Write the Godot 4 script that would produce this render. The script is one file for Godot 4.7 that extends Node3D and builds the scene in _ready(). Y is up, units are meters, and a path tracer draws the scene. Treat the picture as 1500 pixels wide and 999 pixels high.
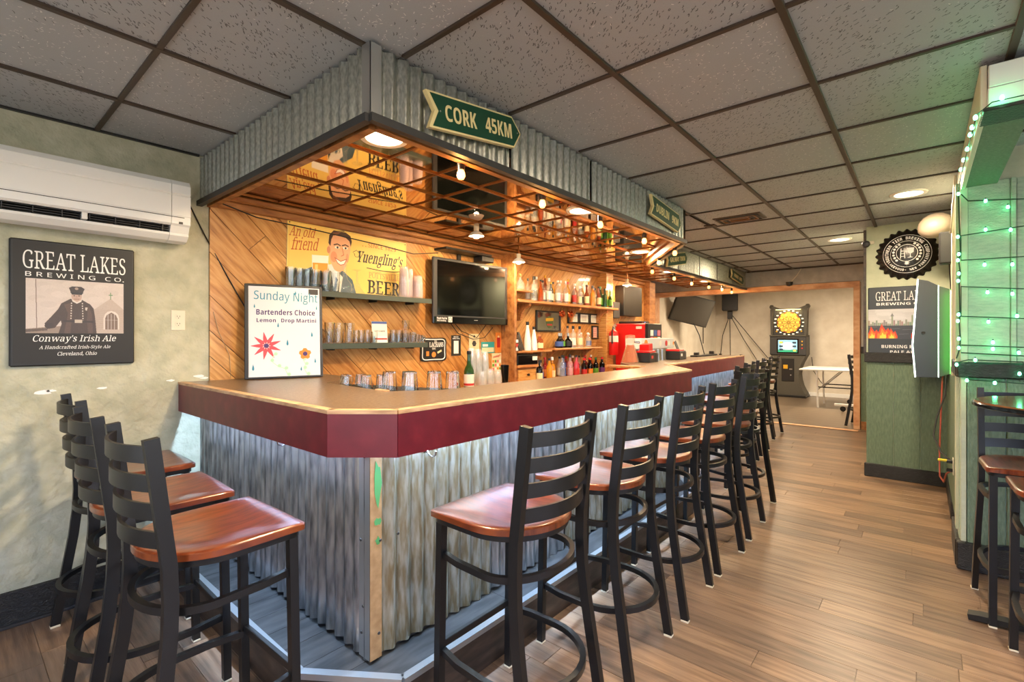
extends Node3D
# A corner bar: L-shaped counter with corrugated front, canopy with mirror tiles, stools, back bar, far games room.
# World: camera at x=0 z=0; the bar runs along -z; left wall at x=-3.3.

var M = {}
var taken = {}
var cache = {}
var rng = RandomNumberGenerator.new()
const CEIL = 2.445
const WALLX = -3.3
const TOP = 1.105

func _ready():
	rng.seed = 7
	# ---------- camera
	var cam = Camera3D.new(); cam.name = "camera"; add_child(cam)
	cam.projection = Camera3D.PROJECTION_FRUSTUM
	cam.near = 0.05; cam.far = 60.0
	cam.size = 0.05 * 999.0 / 711.0
	cam.frustum_offset = Vector2(0, -0.05 * 6.5 / 711.0)
	cam.position = Vector3(0, 1.37, 0); cam.rotation_degrees.y = 40.28
	cam.current = true
	# ---------- sky and exposure
	var we = WorldEnvironment.new(); we.name = "environment"
	var env = Environment.new()
	env.tonemap_mode = Environment.TONE_MAPPER_LINEAR
	env.tonemap_exposure = 1.7
	env.background_mode = Environment.BG_SKY
	var sky = Sky.new(); var sm = ProceduralSkyMaterial.new()
	sm.sky_top_color = Color(0.55, 0.68, 0.9); sm.sky_horizon_color = Color(0.85, 0.9, 0.97)
	sm.ground_bottom_color = Color(0.62, 0.62, 0.6); sm.ground_horizon_color = Color(0.8, 0.81, 0.82)
	sm.energy_multiplier = 6.2
	sky.sky_material = sm; env.sky = sky
	env.sdfgi_enabled = true; env.ssao_enabled = true; env.ssil_enabled = true
	we.environment = env; add_child(we)
	materials()
	shell()
	canopy()
	bar()
	stools()
	left_wall_things()
	back_bar()
	right_side()
	far_room()
	lamps()

# ================= helpers =================
func numbered(n):
	if not taken.has(n):
		taken[n] = 0
		return n
	taken[n] += 1
	return "%s_%03d" % [n, taken[n]]

func thing(called, label, category, at = Vector3.ZERO, turn = 0.0, group = "", kind = ""):
	var o = Node3D.new(); o.name = numbered(called); add_child(o)
	o.position = at; o.rotation.y = turn
	tag(o, label, category, group, kind)
	return o

func tag(o, label, category, group = "", kind = ""):
	if label: o.set_meta("label", label)
	if category: o.set_meta("category", category)
	if group: o.set_meta("group", group)
	if kind: o.set_meta("kind", kind)

func setting(called, label = ""):
	var o = Node3D.new(); o.name = called; add_child(o)
	o.set_meta("kind", "structure")
	if label: o.set_meta("label", label)
	return o

func part(called, mesh, m, parent, at = Vector3.ZERO, rot = Vector3.ZERO):
	var o = MeshInstance3D.new(); o.name = called; o.mesh = mesh; o.material_override = m
	parent.add_child(o, true)
	o.position = at; o.rotation = rot
	return o

func copy(root, at, turn, label = "", group = ""):
	var base = root.name.rstrip("0123456789_")
	var r = root.duplicate(); r.name = numbered(base); add_child(r)
	r.position = at; r.rotation.y = turn
	if label: r.set_meta("label", label)
	if group: r.set_meta("group", group)
	return r

func begin(smooth = true):
	var st = SurfaceTool.new(); st.begin(Mesh.PRIMITIVE_TRIANGLES)
	st.set_smooth_group(0 if smooth else -1)
	return st

func tri(st, a, b, c, hint):
	if (a - c).cross(a - b).dot(hint) < 0:
		var t = b; b = c; c = t
	st.add_vertex(a); st.add_vertex(b); st.add_vertex(c)

func quad(st, a, b, c, d, hint):
	tri(st, a, b, c, hint); tri(st, a, c, d, hint)

func done(st):
	st.generate_normals()
	return st.commit()

func box(x, y, z, ch = 0.0):
	var key = "box %.4f %.4f %.4f %.4f" % [x, y, z, ch]
	if cache.has(key): return cache[key]
	if ch <= 0.0:
		var b = BoxMesh.new(); b.size = Vector3(x, y, z); cache[key] = b
		return b
	var st = begin(false)
	var h = Vector3(x, y, z) / 2.0
	var v = func(s, axis):
		var p = Vector3(s.x * (h.x - ch), s.y * (h.y - ch), s.z * (h.z - ch))
		p[axis] = s[axis] * h[axis]
		return p
	for axis in 3:
		var b1 = (axis + 1) % 3; var c1 = (axis + 2) % 3
		for sg in [-1.0, 1.0]:
			var q = []
			for k in [[-1.0, -1.0], [1.0, -1.0], [1.0, 1.0], [-1.0, 1.0]]:
				var s = Vector3.ZERO; s[axis] = sg; s[b1] = k[0]; s[c1] = k[1]
				q.append(v.call(s, axis))
			var n = Vector3.ZERO; n[axis] = sg
			quad(st, q[0], q[1], q[2], q[3], n)
			for sb in [-1.0, 1.0]:
				var s0 = Vector3.ZERO; s0[axis] = sg; s0[b1] = sb; s0[c1] = -1.0
				var s1 = s0; s1[c1] = 1.0
				var nn = Vector3.ZERO; nn[axis] = sg; nn[b1] = sb
				quad(st, v.call(s0, axis), v.call(s1, axis), v.call(s1, b1), v.call(s0, b1), nn)
	for i in 8:
		var s = Vector3(-1.0 if i & 1 else 1.0, -1.0 if i & 2 else 1.0, -1.0 if i & 4 else 1.0)
		tri(st, v.call(s, 0), v.call(s, 1), v.call(s, 2), s)
	cache[key] = done(st)
	return cache[key]

# a polygon carried from lo to hi along an axis: "y" takes (x, z), "z" takes (x, y), "x" takes (z, y)
func prism(poly, lo, hi, axis = "z"):
	var st = begin(false)
	var p = PackedVector2Array(poly)
	var at = func(q, w): return Vector3(q.x, w, q.y) if axis == "y" else (Vector3(q.x, q.y, w) if axis == "z" else Vector3(w, q.y, q.x))
	var up = at.call(Vector2.ZERO, 1.0)
	var idx = Geometry2D.triangulate_polygon(p)
	for i in range(0, idx.size(), 3):
		tri(st, at.call(p[idx[i]], hi), at.call(p[idx[i + 1]], hi), at.call(p[idx[i + 2]], hi), up)
		tri(st, at.call(p[idx[i]], lo), at.call(p[idx[i + 1]], lo), at.call(p[idx[i + 2]], lo), -up)
	var area = 0.0
	for i in p.size():
		area += p[i].cross(p[(i + 1) % p.size()])
	for i in p.size():
		var a = p[i]; var b = p[(i + 1) % p.size()]
		var e = b - a
		var n2 = Vector2(e.y, -e.x) * signf(area)
		quad(st, at.call(a, lo), at.call(b, lo), at.call(b, hi), at.call(a, hi), at.call(n2, 0.0))
	return done(st)

# profile of (radius, height) pairs from the bottom up along the outside
func lathe(profile, seg = 24):
	var st = begin(true)
	var g = 0
	for i in profile.size() - 1:
		var a = Vector2(profile[i][0], profile[i][1]); var b = Vector2(profile[i + 1][0], profile[i + 1][1])
		if i > 0:
			var z = Vector2(profile[i - 1][0], profile[i - 1][1])
			if absf((a - z).angle_to(b - a)) > 0.7: g += 1
		st.set_smooth_group(g)
		var n2 = Vector2(b.y - a.y, a.x - b.x)
		for k in seg:
			var t0 = TAU * k / seg; var t1 = TAU * ((k + 1) % seg) / seg
			var c0 = Vector3(cos(t0), 0, sin(t0)); var c1 = Vector3(cos(t1), 0, sin(t1))
			var y0 = Vector3(0, a.y, 0); var y1 = Vector3(0, b.y, 0)
			var hint = (c0 + c1) * n2.x * 0.5 + Vector3(0, n2.y, 0)
			if a.x > 1e-5: tri(st, c0 * a.x + y0, c1 * a.x + y0, c1 * b.x + y1, hint)
			if b.x > 1e-5: tri(st, c0 * a.x + y0, c1 * b.x + y1, c0 * b.x + y1, hint)
	return done(st)

func tube(pts, r, seg = 8):
	var st = begin(true)
	var rings = []
	var u = Vector3.ZERO
	for i in pts.size():
		var t = (pts[mini(i + 1, pts.size() - 1)] - pts[maxi(i - 1, 0)]).normalized()
		if i == 0: u = t.cross(Vector3.UP if absf(t.y) < 0.9 else Vector3.RIGHT).normalized()
		u = (u - t * u.dot(t)).normalized()
		var w = t.cross(u)
		var ring = []
		for k in seg:
			ring.append(pts[i] + (u * cos(TAU * k / seg) + w * sin(TAU * k / seg)) * r)
		rings.append(ring)
	for i in pts.size() - 1:
		for k in seg:
			var k2 = (k + 1) % seg
			quad(st, rings[i][k], rings[i][k2], rings[i + 1][k2], rings[i + 1][k], rings[i][k] + rings[i][k2] - pts[i] * 2.0)
	st.set_smooth_group(-1)
	for e in [[0, 1], [pts.size() - 1, pts.size() - 2]]:
		for k in seg:
			tri(st, pts[e[0]], rings[e[0]][k], rings[e[0]][(k + 1) % seg], pts[e[0]] - pts[e[1]])
	return done(st)

# a flat bar (w across, h along up) swept along points
func bar_sweep(pts, w, h, up = Vector3.UP, closed = false):
	var st = begin(false)
	var rings = []
	var n = pts.size()
	for i in n:
		var p0 = pts[(i - 1 + n) % n] if closed else pts[maxi(i - 1, 0)]
		var p1 = pts[(i + 1) % n] if closed else pts[mini(i + 1, n - 1)]
		var t = (p1 - p0).normalized()
		var s = t.cross(up).normalized()
		var v = s.cross(t).normalized()
		rings.append([pts[i] - s * w / 2 - v * h / 2, pts[i] + s * w / 2 - v * h / 2, pts[i] + s * w / 2 + v * h / 2, pts[i] - s * w / 2 + v * h / 2])
	for i in (n if closed else n - 1):
		var j = (i + 1) % n
		var mid = (pts[i] + pts[j]) / 2
		for k in 4:
			var k2 = (k + 1) % 4
			st.set_smooth_group(k)
			quad(st, rings[i][k], rings[i][k2], rings[j][k2], rings[j][k], (rings[i][k] + rings[i][k2] + rings[j][k] + rings[j][k2]) / 4 - mid)
	st.set_smooth_group(-1)
	if not closed:
		quad(st, rings[0][0], rings[0][1], rings[0][2], rings[0][3], pts[0] - pts[1])
		quad(st, rings[n - 1][0], rings[n - 1][1], rings[n - 1][2], rings[n - 1][3], pts[n - 1] - pts[n - 2])
	return done(st)

# corrugated sheet: width along x from 0, height along y from 0, waves towards +z
func corrugated(width, height, period = 0.067, amp = 0.0105, wob = 0.0):
	var st = begin(true)
	var n = maxi(4, int(ceil(width / period * 10.0)))
	for i in n:
		var x0 = width * i / n; var x1 = width * (i + 1) / n
		var z0 = amp * (1.0 + cos(TAU * x0 / period)); var z1 = amp * (1.0 + cos(TAU * x1 / period))
		var b0 = wob * sin(x0 * 9.0) ; var b1 = wob * sin(x1 * 9.0)
		quad(st, Vector3(x0, b0, z0), Vector3(x1, b1, z1), Vector3(x1, height, z1), Vector3(x0, height, z0), Vector3(0, 0, 1))
		var t = Vector3(0, 0, 0.0015)
		quad(st, Vector3(x0, b0, z0) - t, Vector3(x1, b1, z1) - t, Vector3(x1, height, z1) - t, Vector3(x0, height, z0) - t, Vector3(0, 0, -1))
	return done(st)

func sheet_quad(w, h):
	var q = QuadMesh.new(); q.size = Vector2(w, h)
	return q

var fonts = {}
func font(n, bold = false):
	var k = n + str(bold)
	if not fonts.has(k):
		var f = SystemFont.new(); f.font_names = PackedStringArray([n]); f.font_weight = 700 if bold else 400
		fonts[k] = f
	return fonts[k]

# lettering fitted to a width and height, centred at a point of its parent, facing +z of the parent
func letters(s, f, w, h, m, parent, at, shear = 0.0, rot = 0.0, called = "lettering", depth = 0.0012):
	var t = TextMesh.new(); t.text = s; t.font = f; t.font_size = 48; t.pixel_size = 0.01; t.depth = 0.02; t.curve_step = 1.5
	var bb = t.get_aabb()
	var o = MeshInstance3D.new(); o.name = called; o.mesh = t; o.material_override = m
	parent.add_child(o, true)
	var sx = w / bb.size.x; var sy = h / bb.size.y
	var bs = Basis(Vector3(sx, 0, 0), Vector3(shear * sy, sy, 0), Vector3(0, 0, depth / 0.02))
	bs = Basis(Vector3(0, 0, 1), rot) * bs
	o.transform = Transform3D(bs, at - bs * (bb.position + bb.size / 2))
	return o

# ---- small raster tools for printed pictures
func canvas(w, h, c):
	var im = Image.create(w, h, false, Image.FORMAT_RGB8); im.fill(c)
	return im

func fill_shape(im, pts, c):
	var lo = 1e9; var hi = -1e9
	for p in pts:
		lo = minf(lo, p[1]); hi = maxf(hi, p[1])
	for y in range(maxi(0, int(lo)), mini(im.get_height() - 1, int(hi)) + 1):
		var xs = []
		for i in pts.size():
			var a = pts[i]; var b = pts[(i + 1) % pts.size()]
			var yy = y + 0.5
			if (a[1] <= yy) != (b[1] <= yy):
				xs.append(a[0] + (yy - a[1]) * (b[0] - a[0]) / (b[1] - a[1]))
		xs.sort()
		for k in range(0, xs.size() - 1, 2):
			im.fill_rect(Rect2i(int(round(xs[k])), y, maxi(1, int(round(xs[k + 1])) - int(round(xs[k]))), 1), c)

func fill_oval(im, cx, cy, rx, ry, c, tilt = 0.0):
	var pts = []
	for k in 28:
		var p = Vector2(cos(TAU * k / 28) * rx, sin(TAU * k / 28) * ry).rotated(tilt)
		pts.append([cx + p.x, cy + p.y])
	fill_shape(im, pts, c)

func stroke(im, pts, w, c):
	for i in pts.size() - 1:
		var a = Vector2(pts[i][0], pts[i][1]); var b = Vector2(pts[i + 1][0], pts[i + 1][1])
		var n = int(a.distance_to(b) / maxf(w * 0.4, 0.5)) + 1
		for k in n + 1:
			var p = a.lerp(b, float(k) / n)
			im.fill_rect(Rect2i(int(p.x - w / 2), int(p.y - w / 2), maxi(1, int(w)), maxi(1, int(w))), c)

func grain(im, amount, sd):
	var r = RandomNumberGenerator.new(); r.seed = sd
	for k in int(im.get_width() * im.get_height() * 0.25):
		var x = r.randi() % im.get_width(); var y = r.randi() % im.get_height()
		var c = im.get_pixel(x, y)
		im.set_pixel(x, y, c.lightened(r.randf() * amount) if r.randf() < 0.5 else c.darkened(r.randf() * amount))

func printed(im, rough = 0.4):
	var m = StandardMaterial3D.new()
	m.albedo_texture = ImageTexture.create_from_image(im)
	m.roughness = rough
	return m

# ================= materials =================
func mat(color, rough = 0.6, metal = 0.0, coat = 0.0):
	var m = StandardMaterial3D.new()
	m.albedo_color = color; m.roughness = rough; m.metallic = metal
	if coat > 0.0:
		m.clearcoat_enabled = true; m.clearcoat = coat; m.clearcoat_roughness = 0.12
	return m

func rgb(r, g, b): return Color8(r, g, b)

func noise_tex(stops, freq, sd, size = 512, octaves = 4, normal = false, bump = 4.0, type = FastNoiseLite.TYPE_SIMPLEX_SMOOTH):
	var n = FastNoiseLite.new(); n.seed = sd; n.frequency = freq; n.noise_type = type
	n.fractal_octaves = octaves
	var t = NoiseTexture2D.new(); t.width = size; t.height = size; t.seamless = true; t.noise = n
	if normal:
		t.as_normal_map = true; t.bump_strength = bump
	elif stops.size():
		var g = Gradient.new()
		g.offsets = PackedFloat32Array(); g.colors = PackedColorArray()
		var off = PackedFloat32Array(); var col = PackedColorArray()
		for s in stops:
			off.append(s[0]); col.append(s[1])
		g.offsets = off; g.colors = col
		t.color_ramp = g
	return t

func tri_mat(tex, scale, rough, world = true, metal = 0.0, sharp = 4.0):
	var m = StandardMaterial3D.new()
	m.albedo_texture = tex; m.roughness = rough; m.metallic = metal
	m.uv1_triplanar = true; m.uv1_world_triplanar = world; m.uv1_scale = scale; m.uv1_triplanar_sharpness = sharp
	return m

func wood_mat(dark, mid, light, scale, rough, world, sd, coat = 0.0):
	var key = "w%d" % sd
	if not cache.has(key):
		cache[key] = noise_tex([[0.0, dark], [0.35, mid], [0.55, mid.lerp(light, 0.5)], [0.75, light], [1.0, mid]], 0.012, sd, 512, 5)
	var m = tri_mat(cache[key], scale, rough, world)
	if coat > 0.0:
		m.clearcoat_enabled = true; m.clearcoat = coat; m.clearcoat_roughness = 0.1
	return m

func relief(m, tex, cm):
	m.heightmap_enabled = true; m.heightmap_texture = tex; m.heightmap_scale = cm
	return m

func glow(color, energy):
	var m = StandardMaterial3D.new()
	m.albedo_color = Color(0.9, 0.9, 0.9); m.emission_enabled = true; m.emission = color; m.emission_energy_multiplier = energy
	return m

func clear(color, alpha, rough = 0.04):
	var m = StandardMaterial3D.new()
	m.transparency = BaseMaterial3D.TRANSPARENCY_ALPHA
	m.albedo_color = Color(color.r, color.g, color.b, alpha); m.roughness = rough
	return m

func ceiling_tex(sd, dark_n, white_n):
	var im = canvas(1024, 1024, rgb(160, 165, 172))
	var r = RandomNumberGenerator.new(); r.seed = sd
	for k in 9000:
		var v = 152 + r.randi() % 26
		im.fill_rect(Rect2i(r.randi() % 1024, r.randi() % 1024, 1 + r.randi() % 4, 1 + r.randi() % 3), rgb(v - 5, v, v + 7))
	for k in dark_n:
		var x = r.randf() * 1000 + 10; var y = r.randf() * 1000 + 10
		var l = 4 + r.randf() * 14; var a = 0.4 + r.randf() * 0.8
		stroke(im, [[x, y], [x + cos(a) * l * 0.5 + r.randf() * 4, y + sin(a) * l * 0.5], [x + cos(a) * l, y + sin(a) * l]], 2.4, rgb(62, 62, 63))
	for k in white_n:
		var x = r.randf() * 1000 + 10; var y = r.randf() * 1000 + 10
		var l = 2 + r.randf() * 9; var a = r.randf() * TAU
		stroke(im, [[x, y], [x + cos(a) * l, y + sin(a) * l]], 2.2, rgb(226, 226, 224))
	return ImageTexture.create_from_image(im)

func materials():
	var bumps = noise_tex([], 0.02, 11, 512, 4)
	var fine = noise_tex([], 0.06, 12, 512, 3)
	# plaster
	M.plaster = relief(tri_mat(noise_tex([[0.0, rgb(163, 164, 142)], [0.5, rgb(180, 179, 156)], [1.0, rgb(192, 191, 170)]], 0.008, 21), Vector3.ONE * 1.6, 0.75), bumps, 0.6)
	M.upper_green = relief(tri_mat(noise_tex([[0.0, rgb(176, 184, 158)], [1.0, rgb(198, 203, 178)]], 0.01, 22), Vector3.ONE * 0.8, 0.7), fine, 0.3)
	M.white_wall = relief(tri_mat(noise_tex([[0.0, rgb(206, 198, 184)], [1.0, rgb(222, 216, 204)]], 0.008, 23), Vector3.ONE * 0.6, 0.8), bumps, 0.4)
	M.grey_wall = relief(tri_mat(noise_tex([[0.0, rgb(168, 164, 160)], [1.0, rgb(190, 187, 182)]], 0.012, 24), Vector3.ONE, 0.8), bumps, 0.6)
	M.green_board = relief(tri_mat(noise_tex([[0.0, rgb(92, 112, 90)], [0.6, rgb(108, 128, 105)], [1.0, rgb(124, 142, 118)]], 0.02, 25), Vector3(5, 1.2, 5), 0.55), fine, 0.25)
	M.panel_green = relief(tri_mat(noise_tex([[0.0, rgb(150, 172, 152)], [1.0, rgb(178, 194, 172)]], 0.02, 26), Vector3(1.5, 5, 1.5), 0.45), fine, 0.25)
	M.black_wood = relief(tri_mat(noise_tex([[0.0, rgb(18, 18, 19)], [0.7, rgb(34, 34, 35)], [1.0, rgb(58, 57, 55)]], 0.02, 27), Vector3(2, 5, 2), 0.45), fine, 0.35)
	# ceiling
	M.tile_a = tri_mat(ceiling_tex(31, 1500, 60), Vector3.ONE * 1.0, 0.55)
	M.tile_b = tri_mat(ceiling_tex(32, 150, 1100), Vector3.ONE * 1.0, 0.5)
	M.grid = mat(rgb(58, 46, 38), 0.5)
	# floors
	M.floor = []
	var tones = [[rgb(82, 63, 50), rgb(122, 97, 77), rgb(156, 128, 104)], [rgb(72, 56, 46), rgb(110, 88, 71), rgb(142, 117, 96)], [rgb(92, 71, 56), rgb(134, 107, 84), rgb(168, 138, 112)], [rgb(68, 54, 46), rgb(104, 84, 69), rgb(134, 111, 92)]]
	for k in 4:
		var m = wood_mat(tones[k][0].lerp(tones[k][1], 0.45), tones[k][1], tones[k][2].lerp(tones[k][1], 0.35), Vector3(0.32, 1, 4.2), 0.34, true, 40 + k)
		m.uv1_offset = Vector3(0.13 * k, 0, 0.31 * k)
		relief(m, fine, 0.05)
		M.floor.append(m)
	M.far_floor = wood_mat(rgb(66, 56, 48), rgb(104, 90, 76), rgb(130, 115, 98), Vector3(0.35, 1, 4.0), 0.32, true, 45)
	M.deck = wood_mat(rgb(30, 31, 32), rgb(46, 47, 48), rgb(64, 64, 65), Vector3(3, 1, 0.6), 0.4, true, 46)
	M.riser = wood_mat(rgb(26, 20, 17), rgb(48, 37, 31), rgb(70, 56, 47), Vector3(0.6, 3, 0.6), 0.4, true, 47)
	# wood
	M.pine = []
	var pt = [[rgb(140, 88, 38), rgb(178, 122, 60), rgb(198, 148, 86)], [rgb(130, 80, 34), rgb(166, 110, 52), rgb(188, 136, 76)], [rgb(150, 98, 46), rgb(188, 134, 70), rgb(208, 160, 98)]]
	for k in 3:
		M.pine.append(relief(wood_mat(pt[k][0], pt[k][1], pt[k][2], Vector3(0.5, 5.0, 1), 0.38, false, 50 + k, 0.25), fine, 0.04))
	M.trim = wood_mat(rgb(104, 60, 28), rgb(144, 92, 48), rgb(172, 120, 70), Vector3(2, 2, 0.5), 0.5, true, 55, 0.05)
	M.shelf_wood = wood_mat(rgb(130, 76, 36), rgb(168, 108, 58), rgb(194, 138, 84), Vector3(4, 4, 0.6), 0.4, true, 56, 0.2)
	M.raw_wood = wood_mat(rgb(176, 120, 84), rgb(204, 152, 112), rgb(220, 176, 138), Vector3(0.5, 1, 3), 0.6, true, 57)
	M.worn_edge = wood_mat(rgb(150, 112, 80), rgb(186, 148, 110), rgb(204, 172, 136), Vector3(1.2, 4, 1.2), 0.5, true, 58)
	M.seat = wood_mat(rgb(60, 21, 8), rgb(100, 42, 15), rgb(126, 60, 24), Vector3(6.0, 1, 0.9), 0.3, false, 59, 0.7)
	M.seat.clearcoat_roughness = 0.16
	M.counter = relief(tri_mat(noise_tex([[0.0, rgb(86, 70, 56)], [0.45, rgb(108, 90, 73)], [1.0, rgb(130, 111, 92)]], 0.03, 61), Vector3(2.5, 2.5, 2.5), 0.28), fine, 0.12)
	M.fascia = tri_mat(noise_tex([[0.0, rgb(86, 18, 32)], [0.6, rgb(100, 24, 38)], [1.0, rgb(114, 33, 45)]], 0.01, 62), Vector3.ONE * 1.5, 0.36)
	# metals
	M.galv = tri_mat(noise_tex([[0.0, rgb(84, 87, 89)], [0.4, rgb(136, 139, 140)], [0.6, rgb(160, 163, 163)], [1.0, rgb(188, 190, 189)]], 0.02, 71, 512, 4), Vector3(4, 0.5, 4), 0.3, true, 0.88)
	M.galv_rust = tri_mat(noise_tex([[0.0, rgb(118, 100, 72)], [0.4, rgb(138, 128, 102)], [0.6, rgb(158, 156, 142)], [1.0, rgb(182, 182, 172)]], 0.02, 72, 512, 4), Vector3(4, 0.6, 4), 0.42, true, 0.7)
	M.galv_top = tri_mat(noise_tex([[0.0, rgb(140, 145, 140)], [0.4, rgb(168, 172, 166)], [0.6, rgb(184, 188, 182)], [1.0, rgb(206, 208, 202)]], 0.05, 73, 512, 4), Vector3(4, 1.2, 4), 0.3, true, 0.9)
	M.flashing = mat(rgb(186, 188, 188), 0.35, 0.85)
	M.tan_flash = tri_mat(noise_tex([[0.0, rgb(150, 118, 82)], [1.0, rgb(186, 152, 112)]], 0.02, 74), Vector3.ONE * 2, 0.5, true, 0.3)
	M.alu = mat(rgb(172, 176, 180), 0.32, 0.8)
	M.chrome = mat(rgb(200, 202, 205), 0.15, 1.0)
	M.brass = mat(rgb(150, 98, 52), 0.32, 0.8)
	M.mirror = mat(rgb(206, 182, 156), 0.035, 1.0)
	M.steel = mat(rgb(168, 168, 168), 0.3, 0.9)
	M.black = mat(rgb(20, 20, 21), 0.42)
	M.stool = mat(rgb(21, 21, 22), 0.38, 0.1)
	M.black_gloss = mat(rgb(12, 13, 14), 0.12)
	M.rubber = mat(rgb(14, 14, 14), 0.7)
	M.charcoal = mat(rgb(48, 48, 50), 0.5)
	M.screen = mat(rgb(9, 11, 11), 0.07)
	M.white = mat(rgb(228, 229, 228), 0.35)
	M.ivory = mat(rgb(216, 208, 186), 0.4)
	M.whiteboard = mat(rgb(206, 209, 214), 0.25)
	M.paper = mat(rgb(226, 222, 212), 0.7)
	M.print_white = mat(rgb(232, 232, 230), 0.5)
	M.print_black = mat(rgb(24, 22, 20), 0.5)
	M.sign_green = mat(rgb(10, 64, 44), 0.4)
	M.sign_cream = mat(rgb(222, 204, 150), 0.5)
	M.red = mat(rgb(206, 26, 28), 0.3)
	M.shelf_dark = mat(rgb(64, 74, 68), 0.4)
	M.gold = mat(rgb(206, 160, 40), 0.4, 0.3)
	M.teal_ink = mat(rgb(20, 122, 150), 0.5)
	M.purple_ink = mat(rgb(58, 30, 96), 0.5)
	M.ink_red = mat(rgb(200, 62, 74), 0.5)
	M.ink_orange = mat(rgb(232, 130, 34), 0.5)
	M.ink_green = mat(rgb(160, 212, 168), 0.5)
	M.glass = clear(Color(0.93, 0.96, 0.96), 0.05, 0.02)
	M.cup_plastic = clear(Color(0.92, 0.93, 0.93), 0.14, 0.06)
	M.solid_glass = clear(Color(0.97, 0.99, 0.99), 0.0, 0.0)
	M.solid_glass.refraction_enabled = true; M.solid_glass.refraction_scale = 0.05
	M.glass_pink = clear(Color(0.93, 0.84, 0.84), 0.28, 0.12)
	M.bulb = glow(Color(1.0, 0.62, 0.26), 4.0)
	M.lens = glow(Color(1.0, 0.9, 0.74), 7.0)
	M.led = glow(Color(0.78, 0.88, 1.0), 5.0)
	M.green_bulb = glow(Color(0.4, 1.0, 0.75), 8.0)

# ================= the shell =================
func slab(called, x0, x1, y0, y1, z0, z1, m, parent, ch = 0.0):
	return part(called, box(absf(x1 - x0), absf(y1 - y0), absf(z1 - z0), ch), m, parent, Vector3((x0 + x1) / 2, (y0 + y1) / 2, (z0 + z1) / 2))

func in_view(x, y, z, margin = 60.0):
	var yaw = deg_to_rad(40.28)
	var f = -sin(yaw) * x - cos(yaw) * z
	if f < 0.15: return false
	var px = 750 + 711.0 * (cos(yaw) * x - sin(yaw) * z) / f
	var py = 493 - 711.0 * (y - 1.37) / f
	return px > -margin and px < 1500 + margin and py > -margin and py < 999 + margin

func planks_on(parent, s0, s1, y0, y1, ang, widths):
	var clip = PackedVector2Array()
	for p in [Vector2(s0, y0), Vector2(s1, y0), Vector2(s1, y1), Vector2(s0, y1)]:
		clip.append(p.rotated(-ang))
	var lo = 1e9; var hi = -1e9
	var ulo = 1e9; var uhi = -1e9
	for p in clip:
		lo = minf(lo, p.y); hi = maxf(hi, p.y); ulo = minf(ulo, p.x); uhi = maxf(uhi, p.x)
	var v = lo
	while v < hi:
		var w = widths[rng.randi() % widths.size()]
		var u = ulo - rng.randf() * 1.0
		while u < uhi:
			var l = 1.1 + rng.randf() * 1.1
			var strip = PackedVector2Array([Vector2(u, v), Vector2(u + l - 0.003, v), Vector2(u + l - 0.003, v + w - 0.004), Vector2(u, v + w - 0.004)])
			for poly in Geometry2D.intersect_polygons(strip, clip):
				var o = part("plank", prism(poly, 0.0, 0.014 + rng.randf() * 0.002, "z"), M.pine[rng.randi() % 3], parent)
				o.transform = Transform3D(Basis(Vector3.UP, PI / 2) * Basis(Vector3(0, 0, 1), ang), Vector3(WALLX + 0.004, 0, 0))
			u += l
		v += w

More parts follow.
